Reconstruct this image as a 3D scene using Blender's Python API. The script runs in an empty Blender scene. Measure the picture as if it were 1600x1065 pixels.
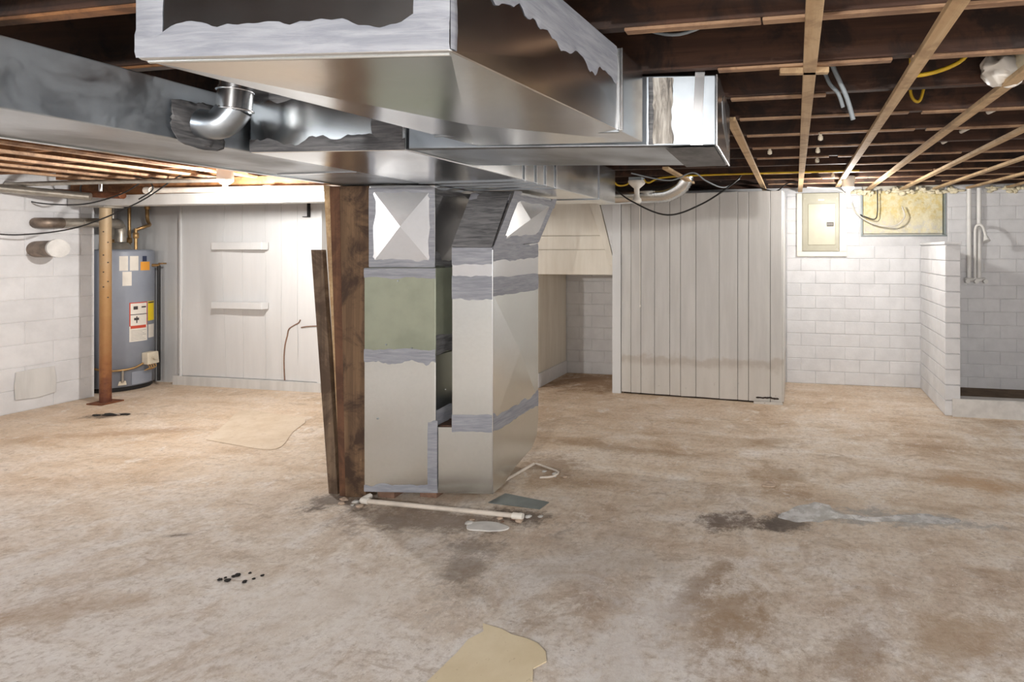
import bpy, math, random
from mathutils import Vector, Matrix
from mathutils import noise as mnoise
random.seed(7)
S = bpy.context.scene
COL = S.collection
V = Vector

# ---------------------------------------------------------------- camera
cam_d = bpy.data.cameras.new('camera')
cam_d.sensor_width = 36.0
cam_d.lens = 880.0 / 1600.0 * 36.0
cam_d.shift_x = -276.0 / 1600.0
cam_d.shift_y = -142.5 / 1600.0
cam_d.clip_start = 0.02
cam = bpy.data.objects.new('camera', cam_d)
COL.objects.link(cam)
cam.location = (0, 0, 1.45)
cam.rotation_euler = (math.radians(90), 0, math.atan(169 / 880.0))
S.camera = cam
# ---------------------------------------------------------------- world, exposure
w = bpy.data.worlds.new('world')
S.world = w
w.use_nodes = True
w.node_tree.nodes['Background'].inputs[0].default_value = (0.9, 0.95, 1, 1)
w.node_tree.nodes['Background'].inputs[1].default_value = 0.25
S.view_settings.view_transform = 'Standard'
S.view_settings.look = 'None'
S.view_settings.gamma = 1.0
S.view_settings.use_curve_mapping = False
S.view_settings.exposure = 0.86
# bare ceiling bulbs: (x, y, z of bulb centre, watts)
BULB_LEFT = (-4.52, 3.75, 1.899, 66)
BULB_RIGHT = (0.449, 5.2, 1.895, 27)
FILL_BULBS = [(-4.6, -0.9, 1.93, 45), (-0.2, -2.0, 1.93, 200), (2.3, 0.3, 1.93, 54)]  # added bulbs out of view, there only to brighten the room

# ---------------------------------------------------------------- node helpers
def srgb(r, g, b):
    f = lambda c: c / 12.92 if c <= 0.04045 else ((c + 0.055) / 1.055) ** 2.4
    return (f(r / 255), f(g / 255), f(b / 255), 1)

class NT:
    def __init__(s, name):
        s.m = bpy.data.materials.new(name)
        s.m.use_nodes = True
        s.t = s.m.node_tree
        s.b = s.t.nodes['Principled BSDF']
        s._p = None
    def n(s, t, **k):
        x = s.t.nodes.new(t)
        for a, v in k.items():
            setattr(x, a, v)
        return x
    def set(s, sock, v):
        if hasattr(v, 'is_output') or isinstance(v, bpy.types.NodeSocket):
            s.t.links.new(v, sock)
        elif v is not None:
            if hasattr(sock.default_value, '__len__') and not hasattr(v, '__len__'):
                v = (v, v, v)
            sock.default_value = v
    def pos(s):
        if s._p is None:
            s._p = s.n('ShaderNodeNewGeometry').outputs['Position']
        return s._p
    def rnd(s):
        return s.n('ShaderNodeObjectInfo').outputs['Random']
    def map(s, vec, loc=(0, 0, 0), rot=(0, 0, 0), scale=(1, 1, 1)):
        x = s.n('ShaderNodeMapping', vector_type='POINT')
        s.set(x.inputs[0], vec)
        x.inputs[1].default_value = loc
        x.inputs[2].default_value = rot
        x.inputs[3].default_value = scale
        return x.outputs[0]
    def noise(s, scale, detail=4, rough=0.55, vec=None, dist=0.0):
        x = s.n('ShaderNodeTexNoise')
        s.set(x.inputs['Vector'], vec if vec is not None else s.pos())
        x.inputs['Scale'].default_value = scale
        x.inputs['Detail'].default_value = detail
        x.inputs['Roughness'].default_value = rough
        x.inputs['Distortion'].default_value = dist
        return x.outputs['Fac']
    def voro(s, scale, vec=None, feature='F1'):
        x = s.n('ShaderNodeTexVoronoi', feature=feature)
        s.set(x.inputs['Vector'], vec if vec is not None else s.pos())
        x.inputs['Scale'].default_value = scale
        return x
    def ramp(s, fac, *stops):
        x = s.n('ShaderNodeValToRGB')
        s.set(x.inputs[0], fac)
        e = x.color_ramp.elements
        while len(e) < len(stops):
            e.new(0.5)
        for i, (p, c) in enumerate(stops):
            e[i].position = p
            e[i].color = c if hasattr(c, '__len__') else (c, c, c, 1)
        return x.outputs[0]
    def mix(s, fac, a, b, bt='MIX'):
        x = s.n('ShaderNodeMix', data_type='RGBA', blend_type=bt)
        s.set(x.inputs[0], fac)
        s.set(x.inputs[6], a)
        s.set(x.inputs[7], b)
        return x.outputs[2]
    def math(s, op, a, b=0.0, clamp=False):
        x = s.n('ShaderNodeMath', operation=op, use_clamp=clamp)
        s.set(x.inputs[0], a)
        s.set(x.inputs[1], b)
        return x.outputs[0]
    def mr(s, v, a, b, c=0.0, d=1.0):
        x = s.n('ShaderNodeMapRange', interpolation_type='SMOOTHSTEP')
        s.set(x.inputs[0], v)
        for i, q in enumerate((a, b, c, d)):
            x.inputs[1 + i].default_value = q
        return x.outputs[0]
    def bump(s, h, strength=0.3, dist=0.01):
        x = s.n('ShaderNodeBump')
        x.inputs['Strength'].default_value = strength
        x.inputs['Distance'].default_value = dist
        s.set(x.inputs['Height'], h)
        return x.outputs[0]
    def out(s, col=None, rough=None, metal=None, bump=None, **k):
        s.set(s.b.inputs['Base Color'], col)
        s.set(s.b.inputs['Roughness'], rough)
        s.set(s.b.inputs['Metallic'], metal)
        if bump is not None:
            s.t.links.new(bump, s.b.inputs['Normal'])
        for a, v in k.items():
            s.set(s.b.inputs[a.replace('_', ' ')], v)
        return s.m

M = {}
def plain(name, col, rough=0.5, metal=0.0, var=0.12, scale=12, bump=0.15, bs=60):
    t = NT(name)
    a = t.noise(scale, 5)
    c = t.mix(t.mr(a, 0.3, 0.7), [x * (1 - var) for x in col[:3]] + [1], [min(1, x * (1 + var)) for x in col[:3]] + [1])
    M[name] = t.out(c, rough, metal, t.bump(t.noise(bs, 3), bump, 0.003))
    return M[name]

def galv(name, base, rough=0.24, blot=0.5, dark=0.45, scale=3.0, spread=0.14, haze=0.0):
    t = NT(name)
    n1 = t.noise(scale, 3, 0.5, dist=0.3)
    sp = t.noise(60, 2)
    c1 = t.mix(t.mr(n1, 0.4, 0.68, 0, blot), base, [x * dark for x in base[:3]] + [1])
    c2 = t.mix(t.mr(sp, 0.35, 0.7, 0, 0.12), c1, [x * 0.7 for x in base[:3]] + [1])
    r = t.math('ADD', t.mr(n1, 0.3, 0.75, rough, rough + spread), t.math('MULTIPLY', t.noise(25, 2), 0.03))
    metal = 1.0
    if haze:   # powdery white oxide bloom on the zinc
        hz = t.mr(t.noise(5.0, 7, 0.66, dist=0.5), 0.42, 0.66, 0, haze)
        c2 = t.mix(hz, c2, srgb(176, 186, 196))
        metal = t.math('SUBTRACT', 1.0, hz)
    M[name] = t.out(c2, r, metal, t.bump(t.noise(2.2, 1), 0.16, 0.05))
galv('galvanized', (0.82, 0.84, 0.85, 1), 0.17, 0.3, 0.7, spread=0.06)
galv('galvanized_dull', (0.76, 0.785, 0.77, 1), 0.2, 0.2, 0.85, spread=0.04)
galv('galvanized_smudged', (0.60, 0.66, 0.72, 1), 0.29, 0.9, 0.4, 2.6, haze=0.4)
galv('galvanized_dark', (0.42, 0.46, 0.5, 1), 0.285, 0.6, 0.5)
galv('galvanized_bright', (0.74, 0.75, 0.77, 1), 0.21, 0.1, 0.85, spread=0.03)

def mk_green():
    t = NT('green_grey_panel')
    c = t.mix(t.mr(t.noise(5, 4), 0.3, 0.7), srgb(138, 144, 128), srgb(154, 159, 142))
    M['green_grey_panel'] = t.out(c, 0.42, 0.35, t.bump(t.noise(2, 2), 0.1, 0.03))
mk_green()

def mk_mastic(name, a, b):
    t = NT(name)
    v = t.map(t.pos(), scale=(7, 7, 70))
    n = t.noise(1.0, 6, 0.65, vec=v, dist=0.5)
    c = t.mix(t.mr(n, 0.3, 0.7), a, b)
    M[name] = t.out(c, 0.5, 0.0, t.bump(n, 0.4, 0.004))
mk_mastic('mastic', srgb(128, 131, 140), srgb(156, 158, 166))
mk_mastic('mastic_light', srgb(134, 138, 148), srgb(162, 165, 173))
mk_mastic('mastic_dark', srgb(72, 73, 76), srgb(122, 122, 124))

def mk_smear():
    t = NT('mastic_smear')
    n = t.noise(1.0, 6, 0.65, vec=t.map(t.pos(), scale=(46, 46, 5)), dist=0.7)
    c = t.ramp(n, (0.34, srgb(84, 80, 76)), (0.46, srgb(160, 154, 146)), (0.6, srgb(212, 208, 200)))
    M['mastic_smear'] = t.out(c, 0.5, 0.0, t.bump(n, 0.8, 0.008))
mk_smear()

def mk_wood(name, a, b, axis, rough=0.75, stain=None, stain_amt=0.5, grain=1.0):
    t = NT(name)
    st = {'x': (0.8, 26, 26), 'y': (26, 0.8, 26), 'z': (26, 26, 0.8)}[axis]
    oi = t.n('ShaderNodeObjectInfo')
    off = t.n('ShaderNodeVectorMath', operation='ADD')
    t.set(off.inputs[0], t.pos())
    mm = t.n('ShaderNodeVectorMath', operation='SCALE')
    cmb = t.n('ShaderNodeCombineXYZ')
    for i in range(3):
        t.set(cmb.inputs[i], oi.outputs['Random'])
    t.set(mm.inputs[0], cmb.outputs[0])
    mm.inputs['Scale'].default_value = 17.0
    t.set(off.inputs[1], mm.outputs[0])
    v = t.map(off.outputs[0], scale=st)
    n = t.noise(grain, 6, 0.65, vec=v, dist=0.8)
    c = t.mix(t.mr(n, 0.3, 0.7), a, b)
    c = t.mix(t.math('MULTIPLY', oi.outputs['Random'], 0.35), c, [x * 0.55 for x in b[:3]] + [1])
    if stain:
        s1 = t.noise(5.0, 7, 0.7, vec=off.outputs[0], dist=0.6)
        c = t.mix(t.mr(s1, 0.44, 0.62, 0, stain_amt), c, stain)
    M[name] = t.out(c, rough, 0.0, t.bump(n, 0.35, 0.004))
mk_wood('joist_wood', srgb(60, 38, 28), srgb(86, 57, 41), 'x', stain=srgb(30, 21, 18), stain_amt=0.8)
mk_wood('lath_wood', srgb(150, 116, 88), srgb(186, 152, 120), 'x', stain=srgb(104, 74, 56), stain_amt=0.6)
mk_wood('furring_wood', srgb(186, 152, 112), srgb(214, 186, 146), 'y', stain=srgb(130, 100, 72), stain_amt=0.5)
mk_wood('orange_wood', srgb(134, 88, 52), srgb(166, 116, 72), 'x', stain=srgb(70, 44, 28), stain_amt=0.7)
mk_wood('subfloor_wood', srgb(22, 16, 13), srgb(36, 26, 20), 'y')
mk_wood('post_wood', srgb(88, 66, 46), srgb(124, 98, 72), 'z', stain=srgb(52, 33, 21), stain_amt=0.9)
mk_wood('post_plank_wood', srgb(96, 62, 42), srgb(122, 86, 60), 'z', stain=srgb(66, 40, 26), stain_amt=0.7)
mk_wood('grey_plank_wood', srgb(88, 72, 58), srgb(126, 106, 86), 'z', stain=srgb(60, 42, 30), stain_amt=0.7)

def mk_block(name, a, b, dirt):
    t = NT(name)
    n = t.noise(7, 5, 0.6)
    c = t.mix(t.mr(n, 0.3, 0.7), a, b)
    c = t.mix(t.math('MULTIPLY', t.rnd(), 0.22), c, [x * 0.9 for x in a[:3]] + [1])
    z = t.n('ShaderNodeSeparateXYZ')
    t.set(z.inputs[0], t.pos())
    low = t.mr(z.outputs[2], 0.45, 0.0)
    ch = t.mr(t.noise(16, 6, 0.7), 0.66, 0.74)
    c = t.mix(t.math('MULTIPLY', t.math('MULTIPLY', ch, low), 0.8), c, dirt)
    h = t.math('ADD', t.noise(90, 4, 0.7), t.math('MULTIPLY', t.noise(12, 3), 1.2))
    M[name] = t.out(c, 0.55, 0.0, t.bump(h, 0.35, 0.004))
mk_block('white_block', srgb(208, 208, 210), srgb(220, 220, 222), srgb(120, 108, 96))
mk_block('mortar_paint', srgb(196, 196, 198), srgb(212, 212, 213), srgb(96, 86, 78))

def mk_paint(name, a, b, band=None, rough=0.45):
    t = NT(name)
    v = t.map(t.pos(), scale=(9, 9, 1.2))
    n = t.noise(1.0, 5, 0.6, vec=v)
    c = t.mix(t.mr(n, 0.3, 0.7), a, b)
    if band:
        z = t.n('ShaderNodeSeparateXYZ')
        t.set(z.inputs[0], t.pos())
        zz = t.math('ADD', z.outputs[2], t.math('MULTIPLY', t.math('SUBTRACT', t.noise(6, 5, 0.6), 0.5), 0.22))
        ln = t.math('MULTIPLY', t.mr(zz, 0.28, 0.36), t.mr(zz, 0.43, 0.385))
        c = t.mix(t.math('MULTIPLY', ln, 0.35), c, srgb(150, 128, 100))
        low = t.mr(zz, 0.36, 0.30)
        c = t.mix(t.math('MULTIPLY', low, 0.35), c, srgb(206, 198, 186))
        sp = t.math('MULTIPLY', t.mr(t.noise(22, 6, 0.75), 0.64, 0.7), t.mr(z.outputs[2], 0.35, 0.05))
        c = t.mix(sp, c, srgb(96, 80, 66))
    M[name] = t.out(c, rough, 0.0, t.bump(t.noise(40, 4), 0.15, 0.003))
mk_paint('white_board_paint', srgb(207, 207, 207), srgb(213, 213, 213))
mk_paint('closet_paint', srgb(190, 188, 185), srgb(203, 201, 198), band=True, rough=0.38)
mk_paint('cream_board_paint', srgb(212, 204, 190), srgb(226, 220, 208))
mk_paint('sill_paint', srgb(194, 193, 191), srgb(212, 211, 209))

plain('tank_enamel', srgb(140, 146, 158), 0.4, 0.0, 0.06, 4, 0.03)
plain('tank_base', srgb(30, 30, 32), 0.6)
plain('flue_metal', srgb(176, 170, 160), 0.38, 0.75, 0.2)
plain('flue_dirty', srgb(132, 118, 106), 0.5, 0.5, 0.35)
plain('brass', srgb(176, 142, 96), 0.4, 0.7, 0.25)
plain('black_pipe', srgb(22, 21, 21), 0.5)
plain('cream_plastic', srgb(214, 204, 184), 0.5, 0, 0.08)
plain('paper', srgb(226, 220, 210), 0.7, 0, 0.05)
plain('orange_print', srgb(232, 160, 62), 0.6, 0, 0.03)
plain('yellow_print', srgb(238, 208, 30), 0.6, 0, 0.03)
plain('red_print', srgb(196, 74, 52), 0.6, 0, 0.05)
plain('grey_print', srgb(150, 146, 140), 0.6, 0, 0.05)
plain('navy_print', srgb(44, 52, 78), 0.6, 0, 0.05)
plain('dark_print', srgb(60, 52, 52), 0.6, 0, 0.05)
plain('white_plastic', srgb(232, 228, 220), 0.4, 0, 0.04)
plain('pvc_dirty', srgb(214, 205, 194), 0.45, 0, 0.12, 8)
plain('white_pipe', srgb(226, 225, 222), 0.4, 0, 0.05)
plain('black_cable', srgb(26, 25, 25), 0.5)
plain('grey_cable', srgb(150, 158, 164), 0.5)
plain('yellow_cable', srgb(214, 176, 40), 0.5)
plain('red_cable', srgb(176, 78, 44), 0.5)
plain('white_cable', srgb(214, 208, 196), 0.5)
plain('panel_grey', srgb(158, 154, 136), 0.45, 0.1, 0.05)
plain('panel_door', srgb(172, 168, 148), 0.42, 0.1, 0.05)
plain('trim_cream', srgb(226, 221, 208), 0.5, 0, 0.04)
plain('insulation', srgb(224, 214, 186), 0.9, 0, 0.2, 20, 0.8, 40)
plain('dark_wood_gap', srgb(46, 34, 28), 0.9)
plain('rust', srgb(112, 66, 38), 0.85, 0, 0.3, 20, 0.5)
plain('brick_red', srgb(132, 104, 88), 0.9, 0, 0.2, 20, 0.5)
plain('concrete_grey', srgb(198, 196, 192), 0.75, 0, 0.08, 10, 0.4)
plain('shower_pan', srgb(98, 78, 58), 0.8, 0, 0.3, 8, 0.5)
plain('flange_grey', srgb(128, 136, 136), 0.4, 0.4, 0.08)
plain('rubble', srgb(186, 166, 148), 0.95, 0, 0.25, 30, 0.6)
plain('black_grit', srgb(36, 33, 31), 0.9)
plain('ash_paint', srgb(205, 203, 200), 0.6, 0, 0.1)

def mk_column():
    t = NT('rusty_steel')
    z = t.n('ShaderNodeSeparateXYZ')
    t.set(z.inputs[0], t.pos())
    n = t.noise(14, 5, 0.65)
    zz = t.math('ADD', z.outputs[2], t.math('MULTIPLY', t.math('SUBTRACT', n, 0.5), 0.7))
    c = t.ramp(t.math('MULTIPLY', zz, 0.5), (0.03, srgb(96, 52, 34)), (0.16, srgb(140, 92, 52)), (0.5, srgb(160, 122, 76)), (0.9, srgb(166, 146, 116)))
    M['rusty_steel'] = t.out(c, 0.55, 0.15, t.bump(n, 0.3, 0.004))
mk_column()

def mk_foam():
    t = NT('spray_foam')
    n = t.noise(22, 4, 0.6)
    z = t.n('ShaderNodeSeparateXYZ')
    t.set(z.inputs[0], t.pos())
    f = t.math('ADD', z.outputs[2], t.math('MULTIPLY', t.noise(5, 4), 0.35))
    c = t.mix(t.mr(f, 1.86, 2.03), srgb(214, 210, 198), srgb(218, 200, 142))
    c = t.mix(t.mr(n, 0.35, 0.65), c, srgb(226, 218, 186))
    M['spray_foam'] = t.out(c, 0.85, 0.0, t.bump(t.noise(45, 4, 0.7), 0.8, 0.01))
mk_foam()

def mk_floor():
    t = NT('stained_concrete')
    P = t.pos()
    big = t.noise(0.55, 6, 0.6, dist=0.5)
    mid = t.noise(1.7, 8, 0.62, dist=0.9)
    stv = t.map(P, rot=(0, 0, math.radians(28)), scale=(0.9, 3.4, 1))
    streak = t.noise(1.3, 7, 0.62, vec=stv, dist=0.6)
    fine = t.noise(34, 6, 0.72)
    fin2 = t.noise(7.5, 10, 0.74, dist=0.6)
    mixn = t.math('ADD', t.math('MULTIPLY', mid, 0.42), t.math('ADD', t.math('MULTIPLY', streak, 0.36), t.math('MULTIPLY', fin2, 0.22)))
    c = t.ramp(mixn, (0.38, srgb(168, 142, 114)), (0.45, srgb(202, 182, 160)), (0.51, srgb(218, 204, 187)), (0.57, srgb(228, 219, 209)), (0.64, srgb(240, 236, 232)))
    sx = t.n('ShaderNodeSeparateXYZ')
    t.set(sx.inputs[0], P)
    # tan tint grows towards the left and rear of the slab
    tan = t.math('ADD', t.math('MULTIPLY', sx.outputs[0], -0.11), t.math('ADD', t.math('MULTIPLY', sx.outputs[1], 0.2), t.math('MULTIPLY', t.math('SUBTRACT', big, 0.5), 1.3)))
    c = t.mix(t.mr(tan, 0.5, 1.5, 0, 0.5), c, srgb(208, 178, 146))
    # grey bare concrete and white efflorescence near the front
    cool = t.mr(t.math('ADD', sx.outputs[1], t.math('MULTIPLY', big, 1.8)), 4.4, 2.7, 0, 0.4)
    c = t.mix(cool, c, t.ramp(fin2, (0.35, srgb(170, 160, 154)), (0.55, srgb(212, 207, 205)), (0.68, srgb(236, 234, 234))))
    eff = t.math('ADD', t.math('MULTIPLY', sx.outputs[1], -0.14), t.math('MULTIPLY', t.noise(2.6, 9, 0.72, dist=1.0), 1.1))
    c = t.mix(t.mr(eff, 0.18, 0.38, 0, 0.6), c, srgb(233, 230, 229))
    # rubbed brown / greyish scuffs
    c = t.mix(t.mr(t.noise(2.9, 10, 0.74, dist=0.8), 0.53, 0.62, 0, 0.42), c, srgb(172, 148, 122))
    c = t.mix(t.mr(t.noise(4.2, 10, 0.75, vec=stv, dist=0.5), 0.55, 0.65, 0, 0.48), c, srgb(156, 134, 112))
    c = t.mix(t.mr(t.noise(6.0, 10, 0.78, dist=0.5), 0.55, 0.64, 0, 0.65), c, srgb(232, 226, 219))
    c = t.mix(t.mr(t.noise(13, 10, 0.8, dist=0.3), 0.56, 0.66, 0, 0.45), c, srgb(140, 122, 106))
    c = t.mix(t.mr(fine, 0.44, 0.72, 0, 0.5), c, srgb(150, 130, 112))
    c = t.mix(t.mr(t.noise(60, 6, 0.78), 0.57, 0.66, 0, 0.65), c, srgb(240, 236, 232))
    c = t.mix(t.mr(t.noise(48, 6, 0.78, dist=0.2), 0.60, 0.68, 0, 0.65), c, srgb(100, 84, 70))
    wob = t.math('MULTIPLY', t.math('SUBTRACT', t.noise(6.5, 10, 0.8), 0.5), 4.2)
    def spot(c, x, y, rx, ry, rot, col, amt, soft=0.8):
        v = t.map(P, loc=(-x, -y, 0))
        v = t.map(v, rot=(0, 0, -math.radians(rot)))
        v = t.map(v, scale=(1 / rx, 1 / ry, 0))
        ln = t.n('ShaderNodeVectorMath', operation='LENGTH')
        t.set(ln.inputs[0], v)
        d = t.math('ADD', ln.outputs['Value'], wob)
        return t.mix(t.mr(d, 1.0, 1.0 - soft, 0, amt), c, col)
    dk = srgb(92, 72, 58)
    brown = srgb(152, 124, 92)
    for a in ((-1.95, 2.72, 0.75, 0.22, 5, srgb(120, 104, 92), 0.75), (-1.5, 2.35, 0.16, 0.4, 20, srgb(120, 106, 94), 0.6),  # first spot: damp grey stain with the shadow at the riser foot painted in
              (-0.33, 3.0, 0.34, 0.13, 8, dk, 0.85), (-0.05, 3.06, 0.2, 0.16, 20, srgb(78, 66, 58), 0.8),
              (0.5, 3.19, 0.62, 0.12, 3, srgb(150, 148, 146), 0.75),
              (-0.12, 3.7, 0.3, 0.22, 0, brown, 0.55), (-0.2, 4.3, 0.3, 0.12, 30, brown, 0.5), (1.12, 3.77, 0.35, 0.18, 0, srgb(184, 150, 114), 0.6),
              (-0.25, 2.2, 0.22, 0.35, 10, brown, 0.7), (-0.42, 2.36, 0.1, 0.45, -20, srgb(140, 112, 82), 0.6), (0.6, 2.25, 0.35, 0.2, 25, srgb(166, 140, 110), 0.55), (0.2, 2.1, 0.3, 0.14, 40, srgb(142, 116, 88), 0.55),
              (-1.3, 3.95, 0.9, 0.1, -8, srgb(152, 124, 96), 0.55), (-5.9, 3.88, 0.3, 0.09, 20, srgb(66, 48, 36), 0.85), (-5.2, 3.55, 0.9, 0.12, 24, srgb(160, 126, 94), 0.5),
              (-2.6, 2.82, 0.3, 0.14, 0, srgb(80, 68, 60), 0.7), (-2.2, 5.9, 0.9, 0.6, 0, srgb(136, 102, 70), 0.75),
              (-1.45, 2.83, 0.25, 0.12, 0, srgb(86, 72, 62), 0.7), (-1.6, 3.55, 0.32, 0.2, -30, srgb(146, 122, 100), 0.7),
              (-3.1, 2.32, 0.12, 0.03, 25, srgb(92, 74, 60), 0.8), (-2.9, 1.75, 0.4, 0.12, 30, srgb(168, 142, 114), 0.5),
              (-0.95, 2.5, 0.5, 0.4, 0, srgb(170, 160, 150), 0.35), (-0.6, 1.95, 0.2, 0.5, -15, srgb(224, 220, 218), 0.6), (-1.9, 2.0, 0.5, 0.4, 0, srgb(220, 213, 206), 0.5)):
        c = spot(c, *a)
    h = t.math('ADD', t.math('MULTIPLY', mid, 1.0), t.math('ADD', t.math('MULTIPLY', fine, 0.35), t.math('MULTIPLY', t.noise(9, 9, 0.75), 0.6)))
    r = t.mr(mid, 0.3, 0.7, 0.62, 0.8)
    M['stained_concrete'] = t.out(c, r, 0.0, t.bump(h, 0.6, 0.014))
mk_floor()

def mk_lino():
    t = NT('old_linoleum')
    c = t.mix(t.mr(t.noise(5, 6, 0.65), 0.3, 0.7), srgb(214, 198, 166), srgb(226, 212, 184))
    c = t.mix(t.mr(t.noise(40, 5, 0.7), 0.6, 0.7, 0, 0.5), c, srgb(170, 146, 104))
    M['old_linoleum'] = t.out(c, 0.5, 0.0, t.bump(t.noise(30, 4), 0.2, 0.003))
mk_lino()

def mk_slab():
    t = NT('patch_concrete')
    c = t.mix(t.mr(t.noise(4, 7, 0.65), 0.3, 0.7), srgb(200, 180, 156), srgb(214, 198, 178))
    c = t.mix(t.mr(t.noise(30, 5, 0.7), 0.55, 0.7, 0, 0.4), c, srgb(164, 140, 116))
    M['patch_concrete'] = t.out(c, 0.75, 0.0, t.bump(t.noise(30, 4), 0.3, 0.004))
mk_slab()

def mk_water():
    t = NT('wet_film')
    n = t.noise(11, 6, 0.65)
    c = t.mix(t.mr(n, 0.35, 0.7), srgb(150, 148, 146), srgb(206, 206, 208))
    M['wet_film'] = t.out(c, t.mr(n, 0.35, 0.65, 0.08, 0.42), 0.0, t.bump(n, 0.4, 0.006))
mk_water()

def emis(name, col, strength):
    t = NT(name)
    t.out(col, 0.4, Emission_Color=col, Emission_Strength=strength)
    M[name] = t.m
    return t.m

# ---------------------------------------------------------------- mesh helpers
class MB:
    def __init__(s):
        s.v = []
        s.f = []
        s.smooth = set()
    def add(s, vs, fs, smooth=False):
        o = len(s.v)
        s.v += [tuple(x) for x in vs]
        for f in fs:
            if smooth:
                s.smooth.add(len(s.f))
            s.f.append(tuple(o + i for i in f))
        return s
    def box(s, a, b):
        x0, y0, z0 = [min(p, q) for p, q in zip(a, b)]
        x1, y1, z1 = [max(p, q) for p, q in zip(a, b)]
        return s.hexa([(x0, y0, z0), (x1, y0, z0), (x1, y1, z0), (x0, y1, z0)], [(x0, y0, z1), (x1, y0, z1), (x1, y1, z1), (x0, y1, z1)])
    def hexa(s, bot, top, brk=None):
        """bot/top: 4 corners counter-clockwise from above (front-left, front-right, back-right, back-left).
        brk: {'front','right','back','left','bottom','top': outward offset} makes cross-broken sheet faces"""
        vs = [V(p) for p in bot] + [V(p) for p in top]
        F = {'bottom': (3, 2, 1, 0), 'top': (4, 5, 6, 7), 'front': (0, 1, 5, 4), 'right': (1, 2, 6, 5), 'back': (2, 3, 7, 6), 'left': (3, 0, 4, 7)}
        fs = []
        for k, f in F.items():
            h = (brk or {}).get(k)
            if h:
                n = (vs[f[1]] - vs[f[0]]).cross(vs[f[2]] - vs[f[0]]).normalized()
                c = sum((vs[i] for i in f), V()) / 4 + n * h
                vs.append(c)
                ci = len(vs) - 1
                fs += [(f[i], f[(i + 1) % 4], ci) for i in range(4)]
            else:
                fs.append(f)
        return s.add(vs, fs)
    def cyl(s, a, b, r, r2=None, n=16, caps=True):
        a, b = V(a), V(b)
        r2 = r if r2 is None else r2
        d = (b - a).normalized()
        u = d.orthogonal().normalized()
        w_ = d.cross(u)
        ring = [u * math.cos(2 * math.pi * i / n) + w_ * math.sin(2 * math.pi * i / n) for i in range(n)]
        vs = [a + q * r for q in ring] + [b + q * r2 for q in ring]
        s.add(vs, [(i, (i + 1) % n, n + (i + 1) % n, n + i) for i in range(n)], True)
        if caps:
            s.add(vs[:n], [tuple(range(n))[::-1]])
            s.add(vs[n:], [tuple(range(n))])
        return s
    def tube(s, pts, r, n=8, sub=0):
        pts = [V(p) for p in pts]
        if sub:
            pts = spline(pts, sub)
        rs = r if hasattr(r, '__len__') else [r] * len(pts)
        vs = []
        u = None
        for i, p in enumerate(pts):
            d = (pts[min(i + 1, len(pts) - 1)] - pts[max(i - 1, 0)]).normalized()
            u = d.orthogonal().normalized() if u is None else (u - d * u.dot(d)).normalized()
            w_ = d.cross(u)
            vs += [p + (u * math.cos(2 * math.pi * k / n) + w_ * math.sin(2 * math.pi * k / n)) * rs[i] for k in range(n)]
        fs = [(i * n + k, i * n + (k + 1) % n, (i + 1) * n + (k + 1) % n, (i + 1) * n + k) for i in range(len(pts) - 1) for k in range(n)]
        s.add(vs, fs, True)
        s.add(vs[:n], [tuple(range(n))[::-1]])
        s.add(vs[-n:], [tuple(range(n))])
        return s
    def lathe(s, c, prof, n=24):
        c = V(c)
        vs = []
        for r, z in prof:
            vs += [c + V((r * math.cos(2 * math.pi * k / n), r * math.sin(2 * math.pi * k / n), z)) for k in range(n)]
        s.add(vs, [(i * n + k, i * n + (k + 1) % n, (i + 1) * n + (k + 1) % n, (i + 1) * n + k) for i in range(len(prof) - 1) for k in range(n)], True)
        s.add(vs[:n], [tuple(range(n))[::-1]])
        s.add(vs[-n:], [tuple(range(n))])
        return s
    def prism(s, poly, d):
        """poly: list of 3D points, extruded by vector d"""
        poly = [V(p) for p in poly]
        d = V(d)
        n = len(poly)
        nn = sum(((poly[i] - poly[0]).cross(poly[(i + 1) % n] - poly[0]) for i in range(1, n)), V())
        if nn.dot(d) > 0:
            poly = poly[::-1]
        return s.add(poly + [p + d for p in poly], [tuple(range(n)), tuple(range(2 * n - 1, n - 1, -1))] + [((i + 1) % n, i, n + i, n + (i + 1) % n) for i in range(n)])
    def band(s, o, eu, ev, nrm, th=0.0025, jag=(0.012, 0.012), nu=30, nv=5, seed=0, rough=0.0012):
        """brushed-on strip over a face: o + u*eu + v*ev with ragged lower/upper edges"""
        o, eu, ev, nrm = V(o), V(eu), V(ev), V(nrm).normalized()
        L = ev.length
        vs = []
        for i in range(nu + 1):
            u = i / nu
            lo = jag[0] / L * (mnoise.noise(V((u * eu.length * 9 + seed, 1.3, seed))) + 0.6 * mnoise.noise(V((u * eu.length * 31 + seed, 2.3, seed))))
            hi = 1 + jag[1] / L * (mnoise.noise(V((u * eu.length * 9 + seed, 7.3, seed))) + 0.6 * mnoise.noise(V((u * eu.length * 31 + seed, 8.3, seed))))
            for j in range(nv + 1):
                v = lo + (hi - lo) * j / nv
                hgt = th + rough * mnoise.noise(V((u * eu.length * 12, v * L * 60, seed)))
                if j in (0, nv):
                    hgt = 0.0004
                vs.append(o + eu * u + ev * v + nrm * hgt)
        return s.add(vs, [(i * (nv + 1) + j, (i + 1) * (nv + 1) + j, (i + 1) * (nv + 1) + j + 1, i * (nv + 1) + j + 1) for i in range(nu) for j in range(nv)], True)
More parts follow.
